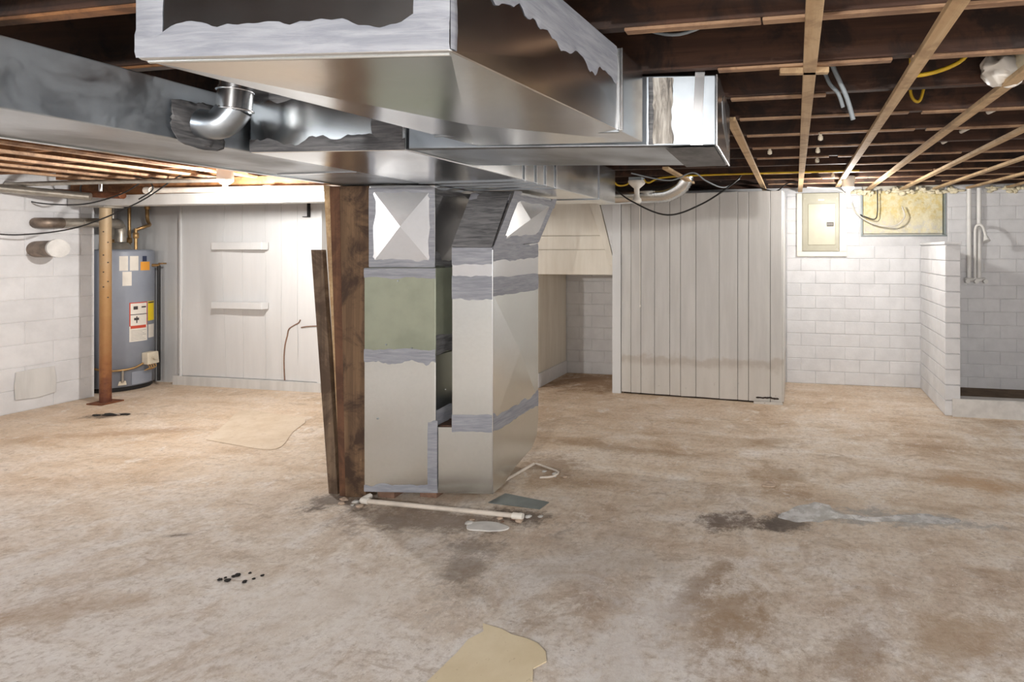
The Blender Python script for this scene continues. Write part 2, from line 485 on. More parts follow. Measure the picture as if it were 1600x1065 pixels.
    def blob(s, c, rx, ry, rz, n=8, m=6, amp=0.3, seed=0):
        vs = []
        for i in range(m + 1):
            ph = math.pi * i / m
            for k in range(n):
                a = 2 * math.pi * k / n
                d = V((math.sin(ph) * math.cos(a), math.sin(ph) * math.sin(a), math.cos(ph)))
                q = 1 + amp * mnoise.noise(d * 1.7 + V((seed, seed, 0)))
                vs.append(V(c) + V((d.x * rx * q, d.y * ry * q, d.z * rz * q)))
        return s.add(vs, [(i * n + k, (i + 1) * n + k, (i + 1) * n + (k + 1) % n, i * n + (k + 1) % n) for i in range(m) for k in range(n)], True)
    def build(s, name, mat, parent=None, bevel=0, label=None, cat=None, group=None, kind=None):
        me = bpy.data.meshes.new(name)
        me.from_pydata(s.v, [], s.f)
        me.update()
        for i in s.smooth:
            me.polygons[i].use_smooth = True
        me.materials.append(M[mat])
        o = bpy.data.objects.new(name, me)
        COL.objects.link(o)
        if parent:
            o.parent = parent
        if bevel:
            b = o.modifiers.new('bevel', 'BEVEL')
            b.width = bevel
            b.segments = 2
            b.limit_method = 'ANGLE'
            b.angle_limit = math.radians(35)
        tag(o, label, cat, group, kind)
        return o

def tag(o, label=None, cat=None, group=None, kind=None):
    for k, v in (('label', label), ('category', cat), ('group', group), ('kind', kind)):
        if v:
            o[k] = v
    return o

def spline(p, sub):
    out = []
    for i in range(len(p) - 1):
        a, b, c, d = p[max(i - 1, 0)], p[i], p[i + 1], p[min(i + 2, len(p) - 1)]
        for k in range(sub):
            t = k / sub
            out.append(0.5 * ((2 * b) + (c - a) * t + (2 * a - 5 * b + 4 * c - d) * t * t + (3 * b - a - 3 * c + d) * t ** 3))
    out.append(p[-1])
    return out

def empty(name, label, cat, group=None, loc=(0, 0, 0)):
    o = bpy.data.objects.new(name, None)
    o.empty_display_size = 0.1
    COL.objects.link(o)
    o.location = loc
    return tag(o, label, cat, group)

def box(name, a, b, mat, parent=None, bevel=0, **k):
    return MB().box(a, b).build(name, mat, parent, bevel, **k)

STRUCT = dict(kind='structure')
_bm = {}
def place_box(name, a, b, mat, parent, bevel=0.004):
    """box that shares one mesh between all pieces of equal size"""
    dims = tuple(round(abs(q - p), 4) for p, q in zip(a, b))
    key = (name, dims, mat)
    c = tuple((p + q) / 2 for p, q in zip(a, b))
    if key not in _bm:
        h = [d / 2 for d in dims]
        ins = min(bevel, min(h) * 0.5)
        m = MB()
        # bevelled box: 24 corner points on inset faces
        X, Y, Z = h
        pts, idx = [], {}
        for sx in (-1, 1):
            for sy in (-1, 1):
                for sz in (-1, 1):
                    for ax in range(3):
                        q = [sx * (X - ins), sy * (Y - ins), sz * (Z - ins)]
                        q[ax] = (sx * X, sy * Y, sz * Z)[ax]
                        idx[(sx, sy, sz, ax)] = len(pts)
                        pts.append(q)
        fs = []
        def face(l):
            p = [V(pts[i]) for i in l]
            n = (p[1] - p[0]).cross(p[2] - p[0])
            cc = sum(p, V()) / len(p)
            fs.append(tuple(l) if n.dot(cc) > 0 else tuple(l[::-1]))
        for ax in range(3):
            o1, o2 = [i for i in range(3) if i != ax]
            for sg in (-1, 1):
                l = []
                for s1, s2 in ((-1, -1), (1, -1), (1, 1), (-1, 1)):
                    q = [0, 0, 0]
                    q[ax], q[o1], q[o2] = sg, s1, s2
                    l.append(idx[tuple(q) + (ax,)])
                face(l)
            for s1 in (-1, 1):
                for s2 in (-1, 1):
                    q0, q1 = [0, 0, 0], [0, 0, 0]
                    q0[ax], q1[ax] = -1, 1
                    for q in (q0, q1):
                        q[o1], q[o2] = s1, s2
                    face([idx[tuple(q0) + (o1,)], idx[tuple(q1) + (o1,)], idx[tuple(q1) + (o2,)], idx[tuple(q0) + (o2,)]])
        for sx in (-1, 1):
            for sy in (-1, 1):
                for sz in (-1, 1):
                    face([idx[(sx, sy, sz, k)] for k in range(3)])
        m.add(pts, fs)
        o = m.build(name, mat, parent)
        _bm[key] = o.data
    else:
        o = bpy.data.objects.new(name, _bm[key])
        COL.objects.link(o)
        o.parent = parent
    o.location = c
    return o

# ================================================================ STRUCTURE
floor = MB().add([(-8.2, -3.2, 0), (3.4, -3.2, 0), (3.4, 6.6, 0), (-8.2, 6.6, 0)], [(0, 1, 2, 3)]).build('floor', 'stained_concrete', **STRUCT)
COURSE, BL, J = 0.1355, 0.307, 0.005

def rows_fill(parent, axis, face, depth, lo, hi, z0, z1, hole=None, offset=0.0, mat='white_block', COURSE=COURSE, BL=BL):
    """running-bond blocks on a wall; axis 'x' lies along X with its face at Y=face (towards -Y); axis 'y' along Y with its face at X=face"""
    r = 0
    z = z0
    while z < z1 - 0.02:
        zt = min(z + COURSE, z1)
        s0 = lo - ((r % 2) * BL / 2 + offset) % BL
        while s0 < hi:
            spans = [(max(s0, lo), min(s0 + BL, hi))]
            if hole and not (zt <= hole[2] + 0.03 or z >= hole[3] - 0.02):
                nxt = []
                for a, b in spans:
                    if b <= hole[0] or a >= hole[1]:
                        nxt.append((a, b))
                    else:
                        if a < hole[0]:
                            nxt.append((a, hole[0]))
                        if b > hole[1]:
                            nxt.append((hole[1], b))
                spans = nxt
            for a, b in spans:
                if b - a < 0.03:
                    continue
                jit = random.choice((0, 0, 0.001, 0.002))
                if axis == 'x':
                    place_box('block', (a + 0.0013, face - jit, z + J / 2), (b - 0.0013, face - jit + depth, zt - J / 2), mat, parent)
                else:
                    place_box('block', (face + jit, a + 0.002, z + J / 2), (face + jit - depth, b - 0.002, zt - J / 2), mat, parent)
            s0 += BL
        z += COURSE
        r += 1

# back wall: mortar body with blocks proud of it
wall_back = MB().box((-2.72, 6.2545, 0), (0.684, 6.45, 2.3)).box((1.515, 6.2545, 0), (3.3, 6.45, 2.3)).box((0.684, 6.2545, 0), (1.515, 6.45, 1.60)).box((0.684, 6.42, 1.60), (1.515, 6.45, 2.3)).build('wall_back', 'mortar_paint', **STRUCT)
rows_fill(wall_back, 'x', 6.25, 0.05, -0.11, 2.62, 0.0, 2.07, hole=(0.66, 1.54, 1.585, 2.1))
rows_fill(wall_back, 'x', 6.25, 0.05, -2.66, -1.86, 0.0, 1.22)
wall_left = box('wall_left', (-7.05, -3.1, 0), (-6.8235, 4.36, 2.3), 'mortar_paint', **STRUCT)
rows_fill(wall_left, 'y', -6.82, 0.05, 3.25, 4.36, 0.0, 2.07, COURSE=0.2, BL=0.4)
box('wall_right', (3.3, -3.1, 0), (3.45, 6.45, 2.3), 'white_block', **STRUCT)
box('wall_rear', (-7.05, -3.2, 0), (3.45, -3.1, 2.3), 'white_block', **STRUCT)
box('wall_heater_back', (-7.62, 4.985, 0), (-6.53, 5.35, 2.3), 'white_board_paint', **STRUCT)
box('wall_heater_left', (-7.62, 4.36, 0), (-7.47, 4.985, 2.3), 'white_block', **STRUCT)
box('wall_heater_return', (-7.62, 4.30, 0), (-7.05, 4.36, 2.3), 'white_block', **STRUCT)
box('wall_hidden_back', (-4.74, 5.62, 0), (-2.74, 5.70, 2.3), 'white_board_paint', **STRUCT)
box('wall_panel_side', (-4.80, 4.96, 0), (-4.745, 5.70, 2.3), 'white_board_paint', **STRUCT)

# ceiling: subfloor above, joists and furring strips as its pieces
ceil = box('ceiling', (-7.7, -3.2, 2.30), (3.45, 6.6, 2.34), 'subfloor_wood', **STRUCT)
k = 0
y = 1.677 - 0.405 * 11
while y < 6.2:
    for (xa, xb) in ((-7.4, -3.05), (-3.35, 3.28)):
        if xa < -7 and y > 5.1:
            xa = -7.4
        dy = 0.0 if xa < -7 else 0.045
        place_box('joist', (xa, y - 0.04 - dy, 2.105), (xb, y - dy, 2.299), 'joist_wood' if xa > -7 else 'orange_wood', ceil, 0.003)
    y += 0.405
# broken plaster lath nailed under the joists, in uneven lengths
y = 1.677 - 0.405 * 3
while y < 6.0:
    x = -0.28 if y > 1.9 else -0.5
    while x < 3.1:
        L = random.uniform(0.35, 0.9)
        sh = random.choice((-0.012, 0.0, 0.010))
        if random.random() < 0.92:
            place_box('lath', (x, y - 0.083 + sh, 2.0945), (x + round(L, 1), y - 0.049 + sh, 2.1045), 'lath_wood', ceil, 0.002)
        x += round(L, 1) + random.choice((0.005, 0.005, 0.06))
    y += 0.405
for k, x0, x1 in ((-1, -3.2, -1.32), (0, -3.2, -1.32), (-2, -3.2, -1.32)):  # orange strips added to give the near left joists their lit undersides
    yy = 1.677 + 0.405 * k
    place_box('lath', (x0, yy - 0.083, 2.0945), (x1, yy - 0.047, 2.1045), 'orange_wood', ceil, 0.002)
# rim lath nubs nailed across joists
def strip(x0, y0, x1, y1, wd=0.046, mat='furring_wood', z=2.0935, th=0.02, name='furring_strip'):
    d = V((x1 - x0, y1 - y0, 0)).normalized()
    n = V((-d.y, d.x, 0)) * wd / 2
    a, b = V((x0, y0, z)), V((x1, y1, z))
    return MB().prism([a - n, b - n, b + n, a + n], (0, 0, -th)).build(name, mat, ceil, 0.002)
for x0, y0, x1, y1 in ((0.055, -2.9, 0.035, 6.22), (0.41, -2.9, 0.40, 5.78), (0.80, 1.9, 0.735, 6.2), (1.19, 2.6, 1.075, 6.2), (1.56, 3.9, 1.40, 6.2), (1.90, 4.7, 1.72, 6.2), (2.25, 3.0, 2.1, 6.2),
                       (-0.315, 2.72, -0.335, 6.0), (-3.4, -1, -3.4, 5.5), (-3.8, -1, -3.8, 4.1), (-4.2, -0.6, -4.2, 4.1), (-4.6, -0.6, -4.62, 4.1), (-5.0, 0.2, -5.02, 4.1), (-5.4, 0.6, -5.42, 4.1), (-5.8, 0.6, -5.82, 4.1), (-6.2, 0.6, -6.22, 4.1)):
    strip(x0, y0, x1, y1, mat='furring_wood' if x0 > -1 else 'lath_wood')
strip(-1.0, 4.25, -0.975, 5.25, 0.05)
strip(-0.06, 2.03, 0.11, 2.05, 0.03)
# shower: low block partition, curb, pan
wall_stub = box('wall_shower_partition', (1.285, 5.27, 0), (1.385, 6.25, 1.50), 'mortar_paint', **STRUCT)
z, r = 0.0, 0
while z < 1.49:
    zt = min(z + COURSE, 1.495)
    yy = 5.255
    first = BL if r % 2 == 0 else BL / 2
    while yy < 6.24:
        y2 = min(yy + (first or BL), 6.247)
        if y2 - yy > 0.03:
            place_box('block', (1.272, yy + 0.002, z + J / 2), (1.398, y2 - 0.002, zt - J / 2), 'white_block', wall_stub, 0.004)
        yy = y2
        first = None
    z += COURSE
    r += 1
box('partition_cap', (1.262, 5.245, 1.497), (1.408, 6.248, 1.522), 'white_block', wall_stub, 0.006)
box('trim_1', (1.33, 5.24, 0), (3.3, 5.254, 0.155), 'ash_paint', **STRUCT)
curb = box('shower_curb', (1.402, 5.256, 0), (3.3, 5.38, 0.152), 'ash_paint', None, 0.008, label='white painted concrete curb across the front of the shower', cat='curb')
box('floor_shower', (1.402, 5.385, 0.0), (3.3, 6.245, 0.03), 'shower_pan', **STRUCT)

# window stuffed with spray foam
win = MB()
n1, n2 = 34, 18
vs = []
for i in range(n1 + 1):
    for j in range(n2 + 1):
        x = 0.70 + 0.80 * i / n1
        z = 1.625 + 0.45 * j / n2
        e = min(i, n1 - i, 4) / 4
        vs.append((x, 6.30 - e * 0.016 * (0.8 + mnoise.noise(V((x * 9, z * 9, 0))) + 0.7 * mnoise.noise(V((x * 27, z * 27, 3)))), z))
win.add(vs, [(i * (n2 + 1) + j, (i + 1) * (n2 + 1) + j, (i + 1) * (n2 + 1) + j + 1, i * (n2 + 1) + j + 1) for i in range(n1) for j in range(n2)], True)
window_1 = box('window_1', (0.684, 6.33, 1.60), (1.515, 6.36, 2.3), 'trim_cream', **STRUCT)
win.build('foam_filling', 'spray_foam', window_1)
for nm, a, b in (('window_sill', (0.672, 6.238, 1.592), (1.53, 6.33, 1.606)), ('window_jamb', (0.672, 6.243, 1.606), (0.69, 6.33, 2.07)), ('window_jamb', (1.505, 6.243, 1.606), (1.523, 6.33, 2.07))):
    box(nm, a, b, 'flange_grey', window_1, 0.002)
# foam crumbs along the top of the back wall
cr = MB()
for i in range(90):
    x = random.uniform(0.56, 2.55)
    if 1.68 < x < 1.90:
        continue
    cr.blob((x, 6.235 + random.uniform(-0.01, 0.01), 2.065 + random.uniform(-0.025, 0.03)), random.uniform(0.015, 0.05), 0.014, random.uniform(0.01, 0.028), 6, 4, 0.6, i)
cr.build('insulation_crumbs', 'insulation', None, label='ragged cream insulation fringe along the top of the back wall', cat='insulation', kind='stuff')

# closet of vertical painted boards
wall_closet = MB().prism([(-1.72, 5.485, 0.0), (-0.15, 5.36, 0.0), (-0.135, 6.25, 0.0), (-0.18, 6.25, 0.0), (-0.19, 5.41, 0.0), (-1.72, 5.53, 0.0)], (0, 0, 2.0)).build('wall_closet', 'dark_wood_gap', **STRUCT)
XB = [-1.745, -1.64, -1.535, -1.39, -1.233, -1.123, -0.967, -0.735, -0.555, -0.451, -0.245, -0.134]
def cly(x):
    return 5.468 - (x + 1.735) / 1.6 * 0.125
for i in range(len(XB) - 1):
    a, b = XB[i] + 0.002, XB[i + 1] - 0.002
    nz = 14
    m = MB()
    vs = []
    for j in range(nz + 1):
        z = 0.015 + (2.005 - 0.015) * j / nz
        for x in (a, b):
            bul = 0.006 * math.sin(z * 2.1 + 0.4) * mnoise.noise(V((x * 0.8, z * 0.7, 0))) * 2
            ed = 0.004 * (random.random() - 0.5) if j == 0 else 0
            vs.append((x, cly(x) - bul, z + ed))
    f = [(2 * j, 2 * j + 1, 2 * j + 3, 2 * j + 2) for j in range(nz)]
    m.add(vs, f)
    o = m.build('plank', 'closet_paint', wall_closet)
    sm = o.modifiers.new('thick', 'SOLIDIFY')
    sm.thickness = 0.014
    sm.offset = -1
    bv = o.modifiers.new('bevel', 'BEVEL')
    bv.width = 0.0025
    bv.segments = 1
    bv.limit_method = 'ANGLE'
m = MB().box((-0.134, 5.36, 0.02), (-0.120, 5.8, 2.0)).build('plank', 'closet_paint', wall_closet)
m = MB().box((-0.134, 5.803, 0.02), (-0.120, 6.245, 2.0)).build('plank', 'closet_paint', wall_closet)
box('bottom_rail', (-0.40, 5.325, 0.0), (-0.128, 5.336, 0.022), 'closet_paint', wall_closet, 0.002)
# rotten bites at the foot of the boards
rb = MB()
for i in range(9):
    rb.blob((-0.36 + 0.022 * i, cly(-0.36 + 0.022 * i) - 0.001, 0.055 + random.uniform(-0.004, 0.006)), 0.02, 0.003, 0.008, 6, 4, 0.7, i)
rb.build('rot_gap', 'dark_wood_gap', wall_closet)

# stair enclosure with the low alcove opening
wall_stair = MB().box((-2.74, 5.50, 0), (-2.672, 6.25, 1.95)).box((-2.672, 5.52, 1.2), (-1.80, 5.56, 2.0)).box((-1.83, 5.50, 0.0), (-1.795, 6.25, 1.95)).box((-2.672, 5.56, 1.2), (-1.83, 6.25, 1.23)).build('wall_stair', 'cream_board_paint', **STRUCT)
for z0, z1 in ((1.193, 1.448), (1.452, 1.592), (1.597, 1.95)):
    place_box('plank', (-2.74, 5.495, z0), (-1.838, 5.519, z1), 'cream_board_paint', wall_stair, 0.003)
MB().prism([(-2.10, 5.470, 1.95), (-1.985, 5.470, 1.95), (-1.838, 5.470, 1.38), (-1.838, 5.470, 1.29), (-1.868, 5.470, 1.30)], (0, 0.024, 0)).build('stringer', 'cream_board_paint', wall_stair, 0.003)
MB().prism([(-1.975, 5.478, 1.95), (-1.838, 5.478, 1.95), (-1.838, 5.478, 1.40)], (0, 0.016, 0)).build('lit_wall_triangle', 'white_board_paint', wall_stair)  # lit triangle of white wall past the stringer, set as a white board
box('corner_board', (-1.836, 5.455, 0.0), (-1.748, 5.495, 1.95), 'white_board_paint', wall_stair, 0.003)
for i in range(3):
    y0 = 5.50 + 0.25 * i
    place_box('block', (-2.672, y0 + 0.002, 0.0), (-2.655, min(y0 + 0.248, 6.245), 0.15), 'white_block', wall_stair)
box('wall_left_of_stair', (-4.74, 5.50, 0), (-2.742, 5.54, 2.05), 'cream_board_paint', **STRUCT)

# white bulging board wall beside the heater
wall_panel = box('wall_panel', (-6.52, 4.975, 0), (-4.80, 5.02, 2.1), 'dark_wood_gap', **STRUCT)
def bulge(x, z):
    return 0.035 * math.exp(-((x + 6.0) / 0.28) ** 2 - ((z - 1.15) / 0.55) ** 2) + 0.014 * mnoise.noise(V((x * 1.6, z * 1.4, 5.0))) - 0.02 * math.exp(-((x + 6.25) / 0.15) ** 2 - ((z - 0.8) / 0.4) ** 2)
XP = [-6.50, -5.946, -5.72, -5.44, -5.246, -5.05, -4.805]
for i in range(len(XP) - 1):
    a, b = XP[i] + 0.0015, XP[i + 1] - 0.0015
    nx, nz = max(2, int((b - a) / 0.05)), 36
    vs = []
    for p in range(nx + 1):
        for q in range(nz + 1):
            x = a + (b - a) * p / nx
            z = 0.10 + 1.98 * q / nz
            vs.append((x, 4.935 - bulge(x, z) - (0.004 * math.sin(z * 9) if i == 5 and z < 0.7 else 0), z))
    o = MB().add(vs, [(p * (nz + 1) + q, (p + 1) * (nz + 1) + q, (p + 1) * (nz + 1) + q + 1, p * (nz + 1) + q + 1) for p in range(nx) for q in range(nz)], True).build('plank', 'white_board_paint', wall_panel)
    sm = o.modifiers.new('thick', 'SOLIDIFY')
    sm.thickness = 0.012
    sm.offset = -1
    es = o.modifiers.new('split', 'EDGE_SPLIT')
    es.split_angle = math.radians(40)
for z0, z1 in ((1.45, 1.53), (0.835, 0.905)):
    place_box('ledge', (-6.02, 4.845, z0), (-5.39, 4.925, z1), 'white_board_paint', wall_panel, 0.004)
box('edge_batten', (-6.528, 4.915, 0.08), (-6.502, 4.975, 2.08), 'white_board_paint', wall_panel, 0.004)
for pts in ([(-5.205, 0.10), (-5.215, 0.3), (-5.20, 0.46), (-5.17, 0.56), (-5.15, 0.63), (-5.09, 0.67), (-5.03, 0.70), (-5.01, 0.73)], [(-5.0, 0.652), (-4.92, 0.665), (-4.81, 0.672)]):
    MB().tube([(x, 4.930 - bulge(x, z), z) for x, z in pts], 0.006, 6, 3).build('crack', 'brick_red', wall_panel)
MB().box((-4.90, 4.90, 1.79), (-4.888, 4.93, 1.93)).box((-4.955, 4.90, 1.782), (-4.888, 4.93, 1.79)).build('bracket', 'black_pipe', wall_panel)
box('baseboard_panel', (-6.60, 4.905, 0.0), (-4.745, 4.97, 0.095), 'sill_paint', **STRUCT)
box('trim_2', (-4.80, 4.92, 0.095), (-4.745, 4.96, 2.08), 'white_board_paint', **STRUCT)

# main beam over the heater corner
beam = empty('ceiling_beam', 'long wooden beam with white painted lower board resting on the rusty column', 'beam', loc=(-5.0, 4.2, 1.86))
def at(o, parent):
    o.matrix_parent_inverse = Matrix.Translation(-V(parent.location))
    return o
at(box('timber', (-6.80, 4.16, 1.962), (-2.95, 4.26, 2.100), 'orange_wood', beam, 0.004), beam)
at(box('painted_board', (-6.80, 4.14, 1.862), (-2.95, 4.28, 1.960), 'closet_paint', beam, 0.004), beam)

# ================================================================ DUCTS
def plenum(name, label, cat):
    return empty(name, label, cat)

# --- big front box (P)
P = plenum('front_duct_box', 'large galvanized duct box nearest the ceiling front with grey sealant round its end cap', 'duct')
pb = [(-1.258, 0.871, 1.82), (-0.633, 0.945, 1.82), (-0.54, 1.945, 1.835), (-1.165, 1.905, 1.835)]
pt = [(-1.258, 0.871, 2.098), (-0.633, 0.945, 2.098), (-0.54, 1.945, 2.098), (-1.165, 1.905, 2.098)]
MB().hexa(pb, pt, {'bottom': 0.03, 'right': 0.004}).build('sheet_body', 'galvanized', P, 0.005)
fr = V(pb[1]) - V(pb[0])
frn = V((fr.y, -fr.x, 0)).normalized()
up = V((0, 0, 1))
o_ = V(pb[0]) + frn * 0.0005
MB().band(o_ + up * 0.002, fr, up * 0.056, frn, 0.003, (0.0, 0.022), 60, 5, 3).build('sealant', 'mastic_light', P)
MB().band(o_ + up * 0.04, up * 0.235, fr * 0.09, frn, 0.003, (0.0, 0.004), 16, 4, 8).build('sealant', 'mastic_light', P)
MB().band(o_ + fr * 0.89 + up * 0.04, up * 0.235, fr * 0.11, frn, 0.003, (0.004, 0.0), 16, 4, 9).build('sealant', 'mastic_light', P)
# bottom lip stripe under the front edge
MB().tube([V(pb[0]) + V((0.01, 0.015, -0.001)), V(pb[1]) + V((-0.01, 0.015, -0.001))], 0.004, 6).build('front_flange', 'galvanized_dull', P)
# right side sealant smear along the top
sd = V(pb[2]) - V(pb[1])
sdn = V((sd.y, -sd.x, 0)).normalized()
q0 = V(pb[1]) + sd * 0.10 + up * 0.155 + sdn * 0.003
MB().band(q0, sd * 0.66 + up * -0.01, up * 0.115, sdn, 0.003, (0.05, 0.0), 60, 8, 21, 0.002).build('sealant', 'mastic_light', P)
MB().band(V(pb[1]) + up * 0.004 + sdn * 0.0005, up * 0.27, sd * 0.018, sdn, 0.002, (0.0, 0.004), 14, 3, 4).build('sealant', 'mastic_light', P)
# standing seam across the side and its pair under the bottom
c0 = V(pb[1]) + sd * 0.785
MB().prism([c0 + sdn * 0.0005, c0 + sd * 0.012 + sdn * 0.0005, c0 + sd * 0.012 + up * 0.265, c0 + up * 0.265], sdn * 0.012).build('drive_cleat', 'galvanized_bright', P, 0.002)
l0 = V(pb[0]) + (V(pb[3]) - V(pb[0])) * 0.785
MB().tube([c0 + V((0, 0, -0.003)), l0 + V((0, 0, -0.003))], 0.004, 6).build('bottom_seam', 'galvanized_dark', P)

# --- cross duct (Q) to the right end cap
Q = plenum('cross_duct', 'galvanized cross duct with smeared sealant and an open end cap below the joists', 'duct')
qb = [(-1.46, 1.915, 1.837), (-0.295, 2.062, 1.837), (-0.31, 2.57, 1.837), (-1.46, 2.36, 1.837)]
qt = [(p[0], p[1], 2.096) for p in qb]
MB().hexa(qb, qt).build('sheet_body', 'galvanized_smudged', Q, 0.004)
qf = (V(qb[1]) - V(qb[0]))
qn = V((qf.y, -qf.x, 0)).normalized()
a0 = V(qb[0]) + qf * 0.80 + qn * 0.0005
MB().band(a0 + up * 0.006, up * 0.245, qf * 0.065, qn, 0.004, (0.01, 0.012), 30, 9, 31, 0.005).build('sealant', 'mastic_smear', Q)
MB().band(a0 + up * 0.004 - qf * 0.012, up * 0.25, qf * 0.016, qn, 0.003, (0.002, 0.004), 30, 5, 35, 0.002).build('sealant', 'mastic_dark', Q)
# front-edge stain of sealant under the front bottom corner
MB().band(V(qb[0]) + V((0, 0, -0.0005)), qf * 0.86, V((0, 0.03, 0)), (0, 0, -1), 0.002, (0.0, 0.012), 50, 3, 41).build('sealant', 'mastic_dark', Q)
# end cap flange and its opening
eb = (V(qb[2]) - V(qb[1]))
en = V((eb.y, -eb.x, 0)).normalized()
e0 = V(qb[1]) + en * 0.0005
MB().prism([e0 - up * 0.004, e0 + eb - up * 0.004, e0 + eb + up * 0.262, e0 + up * 0.262], en * 0.008).build('end_cap', 'galvanized_bright', Q, 0.002)
MB().prism([e0 + en * 0.008 + eb * u + up * v for u, v in ((0.30, 0.20), (0.38, 0.12), (0.80, 0.05), (0.86, 0.10), (0.66, 0.15), (0.40, 0.235))], en * 0.002).build('torn_opening', 'galvanized_dark', Q)
MB().band(e0 + V((-0.19, 0, -0.006)), V((0.185, 0.0, 0)), eb * 0.95, (0, 0, -1), 0.002, (0.02, 0.01), 14, 6, 52).build('sealant', 'mastic_dark', Q)
# hanger strap up to the joist
st0 = V(qb[0]) + qf * 0.925 + qn * 0.001
MB().prism([st0, st0 + qf * 0.030, st0 + qf * 0.042 + up * 0.285, st0 + qf * 0.012 + up * 0.285], qn * 0.003).build('hanger_strap', 'galvanized_bright', Q)
MB().prism([st0 - qf * 0.004 + up * 0.0, st0 + qf * 0.036, st0 + qf * 0.036 + up * 0.03, st0 - qf * 0.004 + up * 0.03], qn * 0.005).build('strap_screw_plate', 'galvanized_bright', Q)

# --- trunk T over the risers
T = plenum('trunk_duct', 'wide galvanized trunk duct above the two risers running back to the pull-chain lamp', 'duct')
tb = [(-2.10, 1.84, 1.829), (-1.466, 1.905, 1.829), (-1.45, 4.385, 1.829), (-2.10, 4.385, 1.829)]
tt = [(p[0], p[1], 2.096) for p in tb]
MB().hexa(tb, tt).build('sheet_body', 'galvanized', T, 0.004)
tf = V(tb[1]) - V(tb[0])
tn = V((tf.y, -tf.x, 0)).normalized()
MB().band(V(tb[0]) + up * 0.002 + tn * 0.0005, tf, up * 0.05, tn, 0.003, (0.0, 0.03), 44, 5, 61, 0.003).build('sealant', 'mastic_dark', T)
MB().band(V(tb[0]) + up * 0.2 + tn * 0.0005, tf, up * 0.062, tn, 0.003, (0.02, 0.0), 44, 5, 63, 0.003).build('sealant', 'mastic_dark', T)
MB().band(V(tb[0]) + tf * 0.80 + up * 0.002 + tn * 0.001, up * 0.262, tf * 0.18, tn, 0.004, (0.02, 0.0), 20, 5, 65, 0.003).build('sealant', 'mastic_dark', T)
for yy, wd in ((2.84, 0.012), (2.98, 0.012), (3.10, 0.012), (3.24, 0.016), (4.0, 0.012)):
    xr = -1.466 + (yy - 1.905) / 2.48 * 0.016
    MB().box((xr, yy, 1.829), (xr + 0.008, yy + wd, 2.094)).build('slip_seam', 'galvanized_bright', T)
    MB().box((-2.1, yy, 1.823), (xr + 0.008, yy + wd * 0.7, 1.829)).build('slip_seam', 'galvanized_dark', T)

# --- left trunk R
R_ = plenum('side_trunk_duct', 'long smudged galvanized trunk duct running along the left of the ceiling', 'duct')
rb_ = [(-2.60, -1.2, 1.835), (-2.15, -1.2, 1.835), (-2.108, 3.3, 1.835), (-2.66, 3.3, 1.835)]
rt_ = [(p[0], p[1], 2.035) for p in rb_]
MB().hexa(rb_, rt_).build('sheet_body', 'galvanized_smudged', R_, 0.004)
MB().box((-2.665, 1.0, 1.829), (-2.63, 3.3, 1.8345)).build('bottom_flange', 'galvanized_dull', R_)
for yy in (0.9, 2.4):
    xr = -2.15 + (yy + 1.2) / 4.5 * 0.042
    MB().box((xr - 0.46, yy, 1.828), (xr, yy + 0.02, 1.8345)).build('slip_seam', 'galvanized_bright', R_)
# tin elbow out of the trunk
E_ = plenum('round_duct_elbow', 'shiny round galvanized elbow with crimped rings rising beside the smudged trunk duct', 'duct elbow')
ex = -2.045
EL = [(-2.105, 1.66, 1.905), (-2.06, 1.675, 1.90), (ex + 0.01, 1.69, 1.92), (ex + 0.035, 1.705, 1.965)]
MB().tube(EL, 0.052, 20, 3).build('lower_gore', 'galvanized_dark', E_)
MB().tube([(ex + 0.030, 1.703, 1.952), (ex + 0.036, 1.706, 2.035)], 0.0535, 20).build('upper_gore', 'galvanized', E_)
MB().tube([(ex + 0.0365, 1.7065, 2.030), (ex + 0.0365, 1.7065, 2.10)], 0.050, 20).build('collar', 'galvanized_bright', E_)
for z in (1.957, 2.028):
    MB().lathe((ex + 0.034, 1.705, z), [(0.0535, -0.003), (0.057, -0.0015), (0.057, 0.0015), (0.0535, 0.003)], 20).build('crimp_ring', 'galvanized_bright', E_)
MB().blob((-2.115, 1.655, 1.905), 0.005, 0.085, 0.075, 28, 14, 0.9, 3).build('sealant', 'mastic_dark', E_)

# --- twin riser standing on the floor
U = plenum('duct_riser', 'twin galvanized riser ducts with cross-broken panels and grey sealant bands standing by the wooden post', 'duct')
def yf(x):
    return 2.86 + (x + 2.47) * 0.147
def quadfoot(x0, x1, yb, z, dy=0.0):
    return [(x0, yf(x0) + dy, z), (x1, yf(x1) + dy, z), (x1, yb, z), (x0, yb, z)]
Z0 = 0.045
XL, XA, XBL, XR = -2.47, -2.05, -1.955, -1.72
YB = 3.50
MB().hexa(quadfoot(XL, XA, YB, Z0), quadfoot(XL, XA, YB, 0.84)).build('lower_panel', 'galvanized_dull', U, 0.004)
MB().hexa(quadfoot(XL, XA, YB, 0.842), quadfoot(XL, XA, YB, 1.345)).build('mid_panel', 'green_grey_panel', U, 0.004)  # middle section of the left riser, tinted green-grey
MB().hexa(quadfoot(XL + 0.02, XA - 0.012, YB, 1.346, 0.012), quadfoot(XL + 0.02, XA - 0.012, YB, 1.825, 0.012), {'front': 0.022, 'right': 0.02}).build('upper_transition', 'galvanized_bright', U, 0.003)
